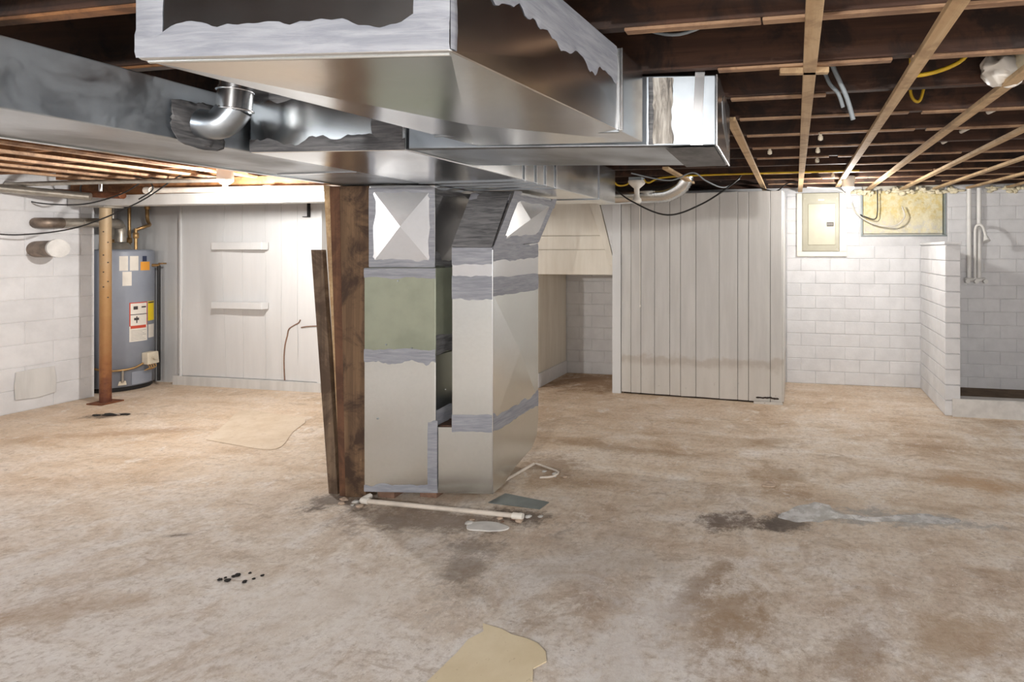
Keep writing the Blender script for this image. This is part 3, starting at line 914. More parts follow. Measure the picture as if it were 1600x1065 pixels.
# right branch: base shoe with rounded heel, tall leg, leaning offset
prof = [(yf(XR), Z0), (3.10, Z0 + 0.005), (3.24, 0.10), (3.46, 0.14), (3.53, 0.20), (3.555, 0.30), (3.555, 0.425), (yf(XR), 0.425)]
m = MB()
n = len(prof)
vs = [(XA + 0.001, y + (yf(XA) - yf(XR)) * (1 if i in (0, n - 1) else 0), z) for i, (y, z) in enumerate(prof)] + [(XR, y, z) for y, z in prof]
fs = [tuple(range(n)), tuple(range(2 * n - 1, n - 1, -1))] + [((i + 1) % n, i, n + i, n + (i + 1) % n) for i in range(n)]
m.add(vs, fs)
shoe = m.build('base_shoe', 'galvanized_dull', U)
MB().hexa([(XBL, yf(XBL), 0.426), (XR, yf(XR), 0.426), (XR, 3.555, 0.426), (XBL, 3.555, 0.426)], [(XBL, yf(XBL), 1.20), (XR, yf(XR), 1.20), (XR, 3.555, 1.20), (XBL, 3.555, 1.20)], {'right': 0.022}).build('tall_leg', 'galvanized_dull', U, 0.003)
MB().hexa([(XBL, yf(XBL), 1.201), (XR, yf(XR), 1.201), (XR, 3.555, 1.201), (XBL, 3.555, 1.201)], [(XBL, yf(XBL), 1.46), (XR, yf(XR), 1.46), (XR, 3.555, 1.50), (XBL, 3.555, 1.50)]).build('upper_leg', 'galvanized_bright', U, 0.003)
ob = [(XBL, yf(XBL), 1.461), (XR, yf(XR), 1.461), (XR, 3.555, 1.501), (XBL, 3.555, 1.501)]
ot = [(XBL + 0.005, 3.15, 1.814), (XR, 3.22, 1.814), (XR, 3.86, 1.814), (XBL + 0.005, 3.82, 1.814)]
MB().hexa(ob, ot, {'right': 0.022, 'front': 0.006}).build('leaning_offset', 'galvanized_bright', U, 0.003)
def fband(x0, x1, z0, z1, seed, jag=(0.015, 0.012), mat='mastic', dy=0.0, th=0.003):
    p0 = V((x0, yf(x0) + dy, z0))
    d = V((x1 - x0, yf(x1) - yf(x0), 0))
    nn = V((d.y, -d.x, 0)).normalized()
    MB().band(p0 + nn * 0.0006, d, up * (z1 - z0), nn, th, jag, 30, 6, seed, 0.002).build('sealant_band', mat, U)
def sband(y0, y1, z0, z1, seed, tilt=0.0, jag=(0.015, 0.012), mat='mastic', x=XR, off=0.0006):
    MB().band((x + off, y0, z0), (0, y1 - y0, tilt), up * (z1 - z0), (1, 0, 0), 0.003, jag, 26, 6, seed, 0.002).build('sealant_band', mat, U)
fband(XL, XA, 0.79, 0.875, 1, (0.035, 0.01))
fband(XL, XA, 1.29, 1.343, 2, (0.012, 0.0))
fband(XL, XA, Z0, Z0 + 0.04, 3, (0, 0.02), 'mastic_light', th=0.0015)
fband(XA - 0.045, XA + 0.012, Z0, 0.455, 4, (0.0, 0.02), th=0.006)
# frame of sealant round the upper transition
xa, xb = XL + 0.02, XA - 0.012
fband(xa, xa + 0.055, 1.348, 1.812, 5, (0, 0), dy=0.0118)
fband(xb - 0.05, xb, 1.348, 1.812, 6, (0, 0), dy=0.0118)
fband(xa, xb, 1.348, 1.425, 7, (0, 0.02), dy=0.0116)
fband(xa, xb, 1.735, 1.812, 8, (0.014, 0), dy=0.0116)
sband(yf(xb) + 0.012, YB, 1.70, 1.81, 9, jag=(0.015, 0), x=xb, mat='mastic_dark')
sband(yf(xb) + 0.012, YB - 0.3, 1.348, 1.44, 10, x=xb, mat='mastic_dark')
sband(yf(XA), YB, 0.84, 0.95, 11, x=XA, mat='mastic_dark')
sband(yf(XA), YB, 0.43, 0.52, 12, x=XA)
# bands on the right branch
fband(XBL, XR, 0.40, 0.50, 13, (0.006, 0.008))
fband(XBL, XR, 1.165, 1.30, 14, (0.02, 0.012))
fband(XBL, XR, 1.365, 1.462, 15, (0.012, 0.0))
sband(yf(XR), 3.55, 0.40, 0.51, 16)
sband(yf(XR), 3.55, 1.18, 1.29, 17)
sband(yf(XR), 3.55, 1.38, 1.47, 18, tilt=0.02)
def quadband(p0, p1, p2, p3, s0, s1, seed, nn, mat='mastic'):
    """sealant strip between two parallel edges: p0->p1 lower, p3->p2 upper, from share s0 to s1 of the height"""
    p0, p1, p2, p3 = map(V, (p0, p1, p2, p3))
    a, b = p0 + (p3 - p0) * s0, p1 + (p2 - p1) * s0
    c = p0 + (p3 - p0) * s1
    MB().band(a + V(nn) * 0.0045, b - a, c - a, nn, 0.003, (0.006, 0.006), 20, 5, seed, 0.002).build('sealant_band', mat, U)
fn = (V(ob[1]) - V(ob[0])).cross(V(ot[0]) - V(ob[0])).normalized()
quadband(ob[0], ob[1], ot[1], ot[0], 0.0, 0.93, 19, fn * 2.2, 'mastic_dark')
quadband(ob[0], ob[1], ot[1], ot[0], 0.80, 0.93, 20, fn * 2.8)
rn = V((1, 0, 0))
quadband(ob[1], ob[2], ot[2], ot[1], 0.0, 0.22, 21, rn)
quadband(ob[1], ob[2], ot[2], ot[1], 0.78, 0.94, 22, rn)
quadband(ob[1], ot[1], ot[2], ob[2], 0.0, 0.17, 23, rn)
quadband(ob[1], ot[1], ot[2], ob[2], 0.86, 1.0, 24, rn)
# folded corner seam and small screws
MB().tube([(XR + 0.001, yf(XR) - 0.001, Z0), (XR + 0.001, yf(XR) - 0.001, 1.45)], 0.003, 6).build('corner_seam', 'galvanized_bright', U)
for x, z in ((XL + 0.09, 0.86), (XL + 0.2, 1.27), (XL + 0.28, 0.88), (XL + 0.08, 0.47), (XL + 0.13, 0.90)):
    MB().cyl((x, yf(x) - 0.004, z), (x, yf(x), z), 0.005, n=8).build('screw', 'galvanized_dark', U)
box('notch_floor', (XA + 0.001, yf(XA) + 0.02, 0.4255), (XBL - 0.001, 3.5, 0.432), 'joist_wood', U)
MB().cyl((XA + 0.004, 3.02, 0.62), (XA - 0.002, 3.02, 0.62), 0.006, n=8).build('screw', 'galvanized_bright', U)
# supporting bricks below the riser
for i, (x, yb) in enumerate(((-2.36, 2.90), (-2.12, 2.95))):
    box('support_brick', (x - 0.055, yb, 0.0), (x + 0.055, yb + 0.19, 0.0445), 'brick_red', None, 0.003, label='flat brick shim under the riser duct, ' + ('beside the wooden post' if i == 0 else 'below the vertical sealant strip'), cat='brick', group='shims under the riser')
# loose sheet-metal flange lying beside the riser
MB().prism([(-1.735, 2.95, 0.0), (-1.41, 2.93, 0.0), (-1.395, 3.02, 0.0), (-1.70, 3.08, 0.0)], (0, 0, 0.004)).build('loose_flange', 'flange_grey', None, label='flat grey sheet metal flap lying on the floor beside the riser', cat='sheet metal')
bpy.data.objects['loose_flange'].location.z = 0.02
bpy.data.objects['loose_flange'].location.z = 0.001
# white drain pipe in front
D_ = empty('drain_pipe', 'dirty white plastic pipe lying on the floor along the front of the riser', 'pipe')
MB().tube([(-2.42, 2.80, 0.022), (-1.47, 2.795, 0.022)], 0.0125, 12).build('straight_pipe', 'pvc_dirty', D_)
MB().tube([(-2.43, 2.86, 0.022), (-2.435, 2.81, 0.022), (-2.42, 2.80, 0.022), (-2.39, 2.80, 0.022)], 0.017, 12, 3).build('elbow_fitting', 'white_plastic', D_)
MB().tube([(-1.50, 2.795, 0.022), (-1.44, 2.794, 0.022)], 0.017, 12).build('end_coupling', 'white_plastic', D_)
MB().tube([(-1.79, 3.22, 0.012), (-1.735, 3.52, 0.012)], 0.010, 8).build('drain_pipe', 'pvc_dirty', None, label='short white plastic pipe stub poking out behind the riser shoe', cat='pipe')
MB().tube([(-1.73, 3.54, 0.008), (-1.62, 3.49, 0.007), (-1.52, 3.43, 0.008), (-1.53, 3.36, 0.006), (-1.60, 3.33, 0.006)], 0.007, 8, 3).build('drain_pipe', 'pvc_dirty', None, label='bent white plastic tube end resting on the floor behind the riser', cat='pipe')

# ================================================================ WOODEN POST
PO = empty('wooden_post', 'stained dark brown wooden post with rusty streaks beside the twin riser', 'post', loc=(-2.62, 2.95, 0))
def pchild(mb, nm, mat, bev=0.004):
    return at(mb.build(nm, mat, PO, bev), PO)
pchild(MB().hexa([(-2.60, 2.862, 0), (-2.478, 2.88, 0), (-2.478, 3.05, 0), (-2.60, 3.05, 0)], [(-2.665, 2.89, 1.828), (-2.476, 2.905, 1.828), (-2.476, 3.05, 1.828), (-2.665, 3.05, 1.828)]), 'timber', 'post_wood')
pchild(MB().hexa([(-2.645, 2.868, 0), (-2.602, 2.87, 0), (-2.602, 3.02, 0), (-2.645, 3.02, 0)], [(-2.735, 2.89, 1.828), (-2.667, 2.892, 1.828), (-2.667, 3.02, 1.828), (-2.735, 3.02, 1.828)]), 'side_plank', 'post_plank_wood')
pchild(MB().hexa([(-2.665, 2.90, 0.0), (-2.647, 2.90, 0.0), (-2.647, 3.0, 0.0), (-2.665, 3.0, 0.0)], [(-2.795, 2.91, 1.84), (-2.737, 2.91, 1.828), (-2.737, 3.0, 1.828), (-2.795, 3.0, 1.84)]), 'side_plank', 'furring_wood')
MB().hexa([(-2.735, 2.885, 0.0), (-2.672, 2.885, 0.0), (-2.672, 2.925, 0.0), (-2.735, 2.925, 0.0)], [(-2.848, 2.875, 1.45), (-2.770, 2.875, 1.45), (-2.774, 2.91, 1.45), (-2.85, 2.91, 1.45)]).build('leaning_board', 'grey_plank_wood', None, 0.003, label='grey-brown board leaning against the left side of the wooden post', cat='board')

# ================================================================ WATER HEATER
WH = (-6.985, 4.69)
H_ = empty('water_heater', 'tall grey gas water heater with warning stickers beside the white board wall', 'water heater', loc=(WH[0], WH[1], 0))
def hadd(mb, nm, mat, parent=None, bev=0):
    o = mb.build(nm, mat, parent or H_, bev)
    return at(o, H_) if parent is None else o
RT = 0.262
hadd(MB().lathe((WH[0], WH[1], 0), [(0.235, 0.0), (0.245, 0.02), (0.245, 0.045)], 40), 'base_ring', 'tank_base')
hadd(MB().lathe((WH[0], WH[1], 0), [(0.25, 0.046), (RT, 0.05), (RT, 1.425), (RT - 0.006, 1.440), (0.235, 1.452), (0.05, 1.455)], 48), 'tank', 'tank_enamel')
# direction from tank towards the camera, and stickers wrapped on the skin
ang0 = math.atan2(-WH[1], -WH[0])
def sticker(name, mat, a0, a1, z0, z1, off=0.0008, parent=None):
    n = 8
    r = RT + off
    pts = []
    for i in range(n + 1):
        a = ang0 + math.radians(a0 + (a1 - a0) * i / n)
        pts.append((WH[0] + r * math.cos(a), WH[1] + r * math.sin(a)))
    vs = [(x, y, z0) for x, y in pts] + [(x, y, z1) for x, y in pts]
    return hadd(MB().add(vs, [(i, i + 1, n + 2 + i, n + 1 + i) for i in range(n)], True), name, mat)
sticker('sticker', 'paper', -2, 12, 1.235, 1.385)
sticker('sticker', 'paper', 15, 30, 1.235, 1.385)
sticker('sticker', 'paper', 3, 18, 1.08, 1.225)
sticker('sticker', 'orange_print', 34, 56, 1.235, 1.325)
sticker('sticker', 'navy_print', 38, 48, 1.328, 1.385)
sticker('warning_label', 'paper', 14, 49, 0.50, 0.905)
sticker('warning_label_print', 'red_print', 14, 49, 0.895, 0.905, 0.0012)
sticker('warning_label_print', 'red_print', 14, 16, 0.66, 0.905, 0.0012)
sticker('warning_label_print', 'red_print', 47.5, 49, 0.66, 0.905, 0.0012)
sticker('warning_label_print', 'dark_print', 14, 49, 0.775, 0.783, 0.0012)
sticker('warning_label_print', 'dark_print', 21, 29, 0.83, 0.865, 0.0012)
sticker('warning_label_print', 'dark_print', 36, 46, 0.845, 0.86, 0.0012)
sticker('warning_label_print', 'dark_print', 22, 31, 0.72, 0.745, 0.0012)
sticker('warning_label_print', 'dark_print', 26, 28, 0.69, 0.76, 0.0012)
sticker('warning_label_print', 'red_print', 16, 46, 0.635, 0.665, 0.0012)
for i in range(7):
    sticker('label_text_line', 'grey_print', 17, 46 - (i % 3) * 4, 0.515 + 0.016 * i, 0.519 + 0.016 * i, 0.0012)
sticker('sticker', 'yellow_print', 51, 74, 0.70, 0.905)
sticker('warning_label_print', 'dark_print', 52, 73, 0.885, 0.898, 0.0012)
sticker('sticker', 'paper', 52, 74, 0.52, 0.66)
def tp(a, r, z):
    a = ang0 + math.radians(a)
    return V((WH[0] + r * math.cos(a), WH[1] + r * math.sin(a), z))
# gas valve, burner pipe, door, drain cock
gv = hadd(MB().hexa([tp(36, RT, 0.25), tp(36, RT + 0.085, 0.25), tp(58, RT + 0.085, 0.25), tp(58, RT, 0.25)], [tp(36, RT, 0.375), tp(36, RT + 0.075, 0.375), tp(58, RT + 0.075, 0.375), tp(58, RT, 0.375)]), 'gas_valve', 'cream_plastic', None, 0.008)
hadd(MB().cyl(tp(47, RT + 0.08, 0.32), tp(47, RT + 0.10, 0.32), 0.022, n=14), 'valve_knob', 'cream_plastic')
for a in (40, 44, 49, 54):
    hadd(MB().tube([tp(a, RT + 0.05, 0.25), tp(a + 2, RT + 0.06, 0.215), tp(a - 3, RT + 0.03, 0.19)], 0.006, 6, 3), 'pilot_tube', 'brass')
hadd(MB().tube([tp(34, RT + 0.035, 0.27), tp(20, RT + 0.03, 0.235), tp(0, RT + 0.03, 0.225), tp(-22, RT + 0.04, 0.235), tp(-42, RT + 0.05, 0.27)], 0.011, 8, 4), 'gas_pipe', 'brass')
hadd(MB().tube([tp(3, RT + 0.03, 0.225), tp(3, RT + 0.03, 0.10)], 0.010, 8), 'drip_leg', 'flue_metal')
hadd(MB().hexa([tp(-4, RT + 0.001, 0.07), tp(-4, RT + 0.02, 0.07), tp(9, RT + 0.02, 0.07), tp(9, RT + 0.001, 0.07)], [tp(-2, RT + 0.001, 0.11), tp(-2, RT + 0.016, 0.11), tp(8, RT + 0.016, 0.11), tp(8, RT + 0.001, 0.11)]), 'drain_valve', 'cream_plastic')
sticker('burner_door', 'tank_enamel', 18, 62, 0.06, 0.19, 0.004)
# relief valve and black discharge pipe
hadd(MB().tube([tp(66, RT - 0.01, 1.285), tp(66, RT + 0.06, 1.285)], 0.016, 10), 'relief_valve', 'brass')
hadd(MB().box(tp(66, RT + 0.05, 1.295), tp(66, RT + 0.09, 1.31) + V((0.02, 0.02, 0))), 'relief_lever', 'brass')
hadd(MB().tube([tp(66, RT + 0.055, 1.28), tp(66, RT + 0.055, 0.05)], 0.014, 10), 'discharge_pipe', 'black_pipe')
# copper and galvanized nipples on top, gas feed down the back
for (dx, dy, h, mt, nm) in ((-0.13, 0.02, 0.64, 'flue_metal', 'cold_pipe'), (-0.06, 0.12, 0.64, 'brass', 'hot_pipe'), (0.13, 0.05, 0.22, 'brass', 'hot_pipe')):
    hadd(MB().tube([(WH[0] + dx, WH[1] + dy, 1.45), (WH[0] + dx, WH[1] + dy, 1.455 + h)], 0.014, 10), nm, mt)
hadd(MB().tube([(WH[0] + 0.13, WH[1] + 0.05, 1.66), (WH[0] + 0.16, WH[1] + 0.12, 1.70), (WH[0] + 0.10, WH[1] + 0.20, 1.72), (WH[0] + 0.04, WH[1] + 0.22, 1.80), (WH[0] + 0.04, WH[1] + 0.22, 2.08)], 0.016, 10, 4), 'gas_feed_pipe', 'brass')
for dx, dy, z in ((-0.13, 0.02, 1.53), (-0.06, 0.12, 1.55), (0.13, 0.05, 1.60), (0.04, 0.22, 1.92)):
    hadd(MB().lathe((WH[0] + dx, WH[1] + dy, z), [(0.018, -0.03), (0.024, -0.024), (0.024, 0.024), (0.018, 0.03)], 10), 'pipe_union', 'brass')
hadd(MB().lathe((WH[0], WH[1], 1.455), [(0.10, 0.0), (0.085, 0.03), (0.06, 0.07)], 20), 'draft_hood', 'flue_metal')
# flue pipe running along the left wall
FL = empty('flue_pipe', 'grey metal flue pipe running from the water heater to the left block wall', 'flue pipe')
fp = [(WH[0], WH[1], 1.53), (WH[0], WH[1], 1.66), (WH[0] + 0.03, WH[1] - 0.04, 1.71), (WH[0] + 0.17, WH[1] - 0.15, 1.72), (-6.735, 4.40, 1.715), (-6.73, 4.2, 1.71)]
MB().tube(fp, 0.046, 14, 5).build('flue_elbow', 'flue_metal', FL)
MB().tube([(-6.735, 4.22, 1.71), (-6.735, 4.03, 1.70)], 0.044, 14).build('flue_run', 'flue_metal', FL)
MB().tube([(-6.735, 4.06, 1.70), (-6.74, 3.96, 1.695), (-6.765, 3.93, 1.695), (-6.817, 3.925, 1.695)], 0.049, 14, 4).build('wall_elbow', 'flue_dirty', FL)
# capped thimble in the left wall
TH = empty('wall_thimble', 'short round vent stub with a pale flat cap sticking out of the left block wall', 'vent stub')
MB().cyl((-6.819, 3.93, 1.455), (-6.58, 3.93, 1.462), 0.074, n=24).build('stub_pipe', 'flue_dirty', TH)
MB().cyl((-6.58, 3.93, 1.462), (-6.56, 3.93, 1.463), 0.083, n=24).build('cap', 'ash_paint', TH)
# rough plaster patch on left wall
pm = MB().prism([(-6.8185, yy, zz) for yy, zz in ((3.78, 0.115), (3.93, 0.10), (4.06, 0.12), (4.065, 0.25), (4.05, 0.365), (3.9, 0.37), (3.785, 0.36), (3.775, 0.24))], (0.012, 0, 0))
pm.build('wall_patch', 'sill_paint', None, 0.004, label='rough rectangular plaster patch low on the left block wall', cat='patch')

# rusty steel column
C_ = empty('steel_column', 'rusty brown steel pipe column with bolt holes under the ceiling beam', 'column', loc=(-6.435, 4.2, 0))
CX = (-6.435, 4.2)
at(MB().cyl((CX[0], CX[1], 0.012), (CX[0], CX[1], 1.845), 0.043, n=20).build('pipe', 'rusty_steel', C_), C_)
at(MB().box((CX[0] - 0.09, CX[1] - 0.09, 0.0), (CX[0] + 0.09, CX[1] + 0.09, 0.012)).build('foot_plate', 'rust', C_), C_)
at(MB().box((CX[0] - 0.08, CX[1] - 0.08, 1.846), (CX[0] + 0.1, CX[1] + 0.08, 1.860)).build('top_plate', 'flue_metal', C_), C_)
for i, z in enumerate((1.62, 1.52, 1.4, 1.33, 1.24, 1.15, 1.1, 1.0)):
    a = ang0 + (0.4 if i % 2 else -0.3)
    q = V((math.cos(a), math.sin(a), 0))
    c = V((CX[0], CX[1], z))
    at(MB().cyl(c + q * 0.0415, c + q * 0.0440, 0.006, n=10).build('bolt_hole', 'black_pipe', C_), C_)
MB().cyl((-6.30, 4.08, 1.98), (-6.30, 4.08, 2.10), 0.018, n=12).build('jack_screw', 'galvanized', None, label='short threaded steel jack screw hanging beside the top of the rusty column', cat='screw')

# pipes along the beam
MB().tube([(-6.79, 4.06, 1.99), (-6.2, 4.05, 1.95), (-6.0, 4.045, 1.94)], 0.03, 12).build('ceiling_pipe', 'rust', None, label='rust-stained pipe under the joists left of the steel column', cat='pipe')
MB().tube([(-6.77, 3.56, 1.985), (-6.60, 3.75, 1.965), (-6.30, 4.0, 1.93)], 0.036, 14).build('ceiling_pipe', 'flue_metal', None, label='thick grey-white waste pipe slanting from the left wall to the column top', cat='pipe')
PV = empty('ceiling_pipe', 'off-white plastic pipe with couplings running along the front of the beam', 'pipe')
MB().tube([(-5.78, 4.08, 1.985), (-3.2, 4.08, 1.965)], 0.026, 12).build('straight_pipe', 'pvc_dirty', PV)
for x in (-5.78, -4.5):
    MB().tube([(x, 4.08, 1.985 - (x + 5.78) * 0.008), (x + 0.07, 4.08, 1.985 - (x + 5.85) * 0.008)], 0.034, 12).build('coupling', 'pvc_dirty', PV)
MB().tube([(-6.8, 3.72, 2.02), (-5.9, 3.78, 2.03), (-4.6, 3.86, 2.03)], 0.02, 8).build('ceiling_pipe', 'flue_metal', None, label='thin grey pipe hung below the left joists in front of the beam', cat='pipe')

# ================================================================ RIGHT WALL EQUIPMENT
B_ = empty('breaker_panel', 'grey-beige electrical breaker panel in a cream wooden frame on the back wall', 'breaker panel')
for a, b in (((0.0, 6.215, 1.378), (0.525, 6.248, 1.432)), ((0.0, 6.215, 1.432), (0.058, 6.248, 2.06)), ((0.447, 6.215, 1.432), (0.525, 6.248, 2.06))):
    MB().box(a, b).build('frame_board', 'trim_cream', B_, 0.004)
box('panel_cover', (0.06, 6.205, 1.434), (0.445, 6.248, 2.06), 'panel_grey', B_, 0.004)
pd = box('panel_door', (0.118, 6.196, 1.50), (0.405, 6.206, 1.945), 'panel_door', B_, 0.004)
box('latch', (0.315, 6.190, 1.700), (0.385, 6.197, 1.745), 'dark_print', pd, 0.002)
for i in range(3):
    box('latch_mark', (0.322 + 0.02 * i, 6.1885, 1.708), (0.334 + 0.02 * i, 6.191, 1.738), 'grey_print', pd)
box('paper_note', (0.225, 6.203, 1.975), (0.29, 6.2055, 1.995), 'paper', B_)
for x, z in ((0.085, 2.0), (0.42, 2.0), (0.085, 1.46), (0.42, 1.46)):
    MB().cyl((x, 6.205, z), (x, 6.201, z), 0.006, n=8).build('screw', 'flue_metal', B_)

SH = empty('shower_pipes', 'white painted shower supply pipes with valves and a curved arm on the block wall', 'plumbing')
MB().tube([(1.735, 6.215, 2.08), (1.735, 6.215, 1.15)], 0.022, 12).build('supply_pipe', 'white_pipe', SH)
MB().tube([(1.83, 6.215, 2.08), (1.83, 6.215, 1.15)], 0.022, 12).build('supply_pipe', 'white_pipe', SH)
MB().tube([(1.785, 6.195, 1.13), (1.785, 6.19, 1.55), (1.785, 6.18, 1.66), (1.80, 6.15, 1.70), (1.825, 6.10, 1.69), (1.835, 6.06, 1.63), (1.84, 6.04, 1.57)], 0.014, 10, 4).build('shower_arm', 'white_pipe', SH)
MB().cyl((1.84, 6.045, 1.585), (1.845, 6.02, 1.535), 0.018, 0.034, n=14).build('shower_head', 'white_pipe', SH)
MB().tube([(1.69, 6.20, 1.145), (1.88, 6.20, 1.145)], 0.02, 10).build('valve_body', 'white_pipe', SH)
for x in (1.70, 1.785, 1.87):
    MB().cyl((x, 6.185, 1.13), (x, 6.13, 1.13), 0.022, n=8).build('valve_handle', 'white_pipe', SH, 0.003)

# pull-chain ceiling lamp and round vent pipe behind the cross duct
L_ = empty('pull_chain_lamp', 'white ceiling lamp holder with long pull chain in front of the closet boards', 'lamp')
LX, LY = -1.417, 4.9
MB().box((LX - 0.06, LY - 0.06, 2.07), (LX + 0.06, LY + 0.06, 2.10)).build('junction_box', 'grey_cable', L_, 0.004)
MB().lathe((LX, LY, 2.07), [(0.03, -0.20), (0.042, -0.185), (0.042, -0.165), (0.024, -0.14), (0.024, -0.07), (0.07, -0.03), (0.078, -0.012), (0.078, 0)], 24).build('porcelain_holder', 'white_plastic', L_)
MB().tube([(LX + 0.025, LY, 1.95), (LX + 0.03, LY, 1.5), (LX + 0.032, LY, 0.95)], 0.0028, 6).build('pull_chain', 'white_cable', L_)
MB().blob((LX + 0.032, LY, 0.945), 0.007, 0.007, 0.014, 8, 6, 0).build('chain_knob', 'white_plastic', L_)
VD = empty('vent_pipe', 'round galvanized vent pipe with a ribbed flexible elbow under the joists', 'vent pipe')
MB().cyl((-1.86, 5.15, 1.965), (-1.32, 5.15, 1.975), 0.085, n=24).build('smooth_pipe', 'galvanized', VD)
m = MB()
pts = spline([V((-1.33, 5.15, 1.975)), V((-1.2, 5.15, 1.985)), V((-1.08, 5.14, 2.04)), V((-1.03, 5.13, 2.11)), V((-1.01, 5.13, 2.2))], 10)
m.tube(pts, [0.085 + (0.006 if i % 2 else -0.003) for i in range(len(pts))], 22)
m.build('flexible_elbow', 'galvanized', VD)

# ================================================================ LAMPS
def bulb(x, y, z, watts, label, group=None, name='ceiling_bulb'):
    r = 0.034
    mt = M.get('bulb_glow') or emis('bulb_glow', (1.0, 0.97, 0.93, 1), 30.0)
    e = empty(name, label, 'light bulb', group)
    MB().lathe((x, y, z), [(0.002, -r), (r * 0.5, -r * 0.87), (r * 0.87, -r * 0.5), (r, 0), (r * 0.9, r * 0.45), (r * 0.6, r * 0.95), (r * 0.42, r * 1.35)], 20).build('glass_bulb', mt.name, e)
    MB().lathe((x, y, z + r * 1.36), [(0.016, 0), (0.016, 0.03), (0.03, 0.035), (0.055, 0.06), (0.055, 2.104 - z - r * 1.36)], 20).build('lamp_holder', 'white_plastic', e)
    ld = bpy.data.lights.new('bulb_light', 'POINT')      # the bulb's own light, a hair larger than its glass
    ld.energy = watts
    ld.use_soft_falloff = False
    ld.color = (1.0, 0.97, 0.93)
    ld.shadow_soft_size = 0.036
    lo = bpy.data.objects.new('bulb_light', ld)
    COL.objects.link(lo)
    lo.parent = e
    lo.location = (x, y, z)
bulb(*BULB_LEFT, 'lit bare bulb in a white holder near the beam above the white board wall')
bulb(*BULB_RIGHT, 'lit bare bulb glowing between the breaker panel and the foam-filled window')
for i, b in enumerate(FILL_BULBS):
    bulb(*b, ('added out-of-view fill bulb at the rear beyond the side trunk duct', 'added out-of-view fill bulb at the rear behind the front duct box', 'added out-of-view fill bulb near the right wall')[i])

# ================================================================ CABLES AND CEILING SCRAPS
def cable(pts, r, mat, label, sub=8, name='electrical_cable'):
    return MB().tube(pts, r, 6, sub).build(name, mat, None, label=label, cat='cable')
cable([(-1.75, 4.45, 2.096), (-1.62, 4.66, 2.03), (-1.40, 4.66, 1.87), (-1.08, 4.66, 1.745), (-0.78, 4.66, 1.835), (-0.53, 4.70, 2.0), (-0.47, 4.85, 2.092)], 0.007, 'black_cable', 'black cable drooping in front of the closet boards')
cable([(-1.62, 4.80, 2.08), (-1.58, 4.86, 2.03), (-1.51, 4.9, 2.04), (-1.485, 4.9, 2.075)], 0.008, 'yellow_cable', 'yellow cable looping into the left side of the pull-chain lamp')
cable([(-1.35, 4.9, 2.08), (-1.30, 4.88, 2.05), (-1.15, 4.82, 2.085), (-0.7, 4.78, 2.092), (0.5, 4.77, 2.094)], 0.008, 'yellow_cable', 'yellow cable leaving the right side of the pull-chain lamp along the joists')
cable([(-1.35, 4.5, 2.085), (-1.05, 4.6, 2.03), (-0.85, 4.6, 2.09), (-0.75, 4.7, 2.03), (-0.62, 4.85, 1.99), (-0.5, 5.0, 2.08)], 0.006, 'grey_cable', 'thin grey cable sagging between joists behind the cross duct')
cable([(-0.35, 5.6, 2.06), (-0.2, 5.55, 2.02), (-0.08, 5.5, 2.09), (0.1, 5.5, 2.10)], 0.006, 'black_cable', 'thin black cable curling over the top corner of the closet')
cable([(0.10, 5.72, 2.07), (0.25, 5.75, 2.06), (0.42, 5.85, 2.05), (0.53, 6.0, 1.98), (0.62, 6.15, 1.83), (0.80, 6.17, 1.72), (1.0, 6.17, 1.70), (1.1, 6.18, 1.79), (1.08, 6.2, 1.9)], 0.008, 'white_cable', 'white cable looping from the lit bulb across the foam window')
cable([(0.83, 6.18, 2.08), (0.83, 6.17, 1.85), (0.80, 6.16, 1.77), (0.70, 6.17, 1.80), (0.66, 6.19, 1.82)], 0.006, 'black_cable', 'black cable hanging down in front of the foam window')
cable([(0.112, 2.3, 2.284), (0.137, 2.3, 2.186), (0.191, 2.3, 2.056), (0.218, 2.3, 1.962)], 0.0095, 'grey_cable', 'stiff grey cable end dangling between the furring strips')
cable([(0.09, 2.40, 2.25), (0.13, 2.39, 2.14), (0.165, 2.375, 2.09), (0.185, 2.37, 2.03)], 0.008, 'grey_cable', 'second grey cable twisted behind the stiff dangling cable')
cable([(0.12, 3.33, 2.17), (0.2, 3.33, 2.16), (0.36, 3.33, 2.15), (0.46, 3.33, 2.15), (0.49, 3.33, 2.20), (0.50, 3.33, 2.28)], 0.009, 'red_cable', 'rust red cable crossing a joist bay by the furring strips')
cable([(0.36, 1.35, 2.28), (0.38, 1.4, 2.2), (0.44, 1.42, 2.18), (0.5, 1.4, 2.28)], 0.008, 'yellow_cable', 'yellow cable hanging in the joist bay by the foremost furring strip')
cable([(0.43, 2.22, 2.28), (0.42, 2.22, 2.13), (0.46, 2.22, 2.10), (0.60, 2.22, 2.15), (0.66, 2.22, 2.28)], 0.008, 'yellow_cable', 'yellow cable loop between two furring strips')
cable([(0.50, 2.70, 2.28), (0.51, 2.70, 2.15), (0.55, 2.70, 2.13), (0.58, 2.70, 2.28)], 0.007, 'yellow_cable', 'short yellow cable bend deep in a joist bay')
cable([(0.46, 3.7, 2.28), (0.455, 3.7, 2.15), (0.48, 3.7, 2.12), (0.50, 3.7, 2.28)], 0.006, 'yellow_cable', 'tiny yellow cable loop hanging near the red cable')
cable([(-0.6, 2.0, 2.28), (-0.4, 1.92, 2.20), (-0.15, 1.86, 2.26), (0.05, 1.84, 2.285)], 0.006, 'grey_cable', 'dark grey cable in the joist bay above the cross duct')
cable([(-7.0, 3.9, 1.93), (-6.72, 3.9, 1.87), (-6.3, 3.95, 1.86), (-5.95, 4.0, 1.95), (-5.7, 4.0, 2.06), (-5.55, 4.0, 2.10)], 0.006, 'black_cable', 'black cable sagging past the top of the rusty column')
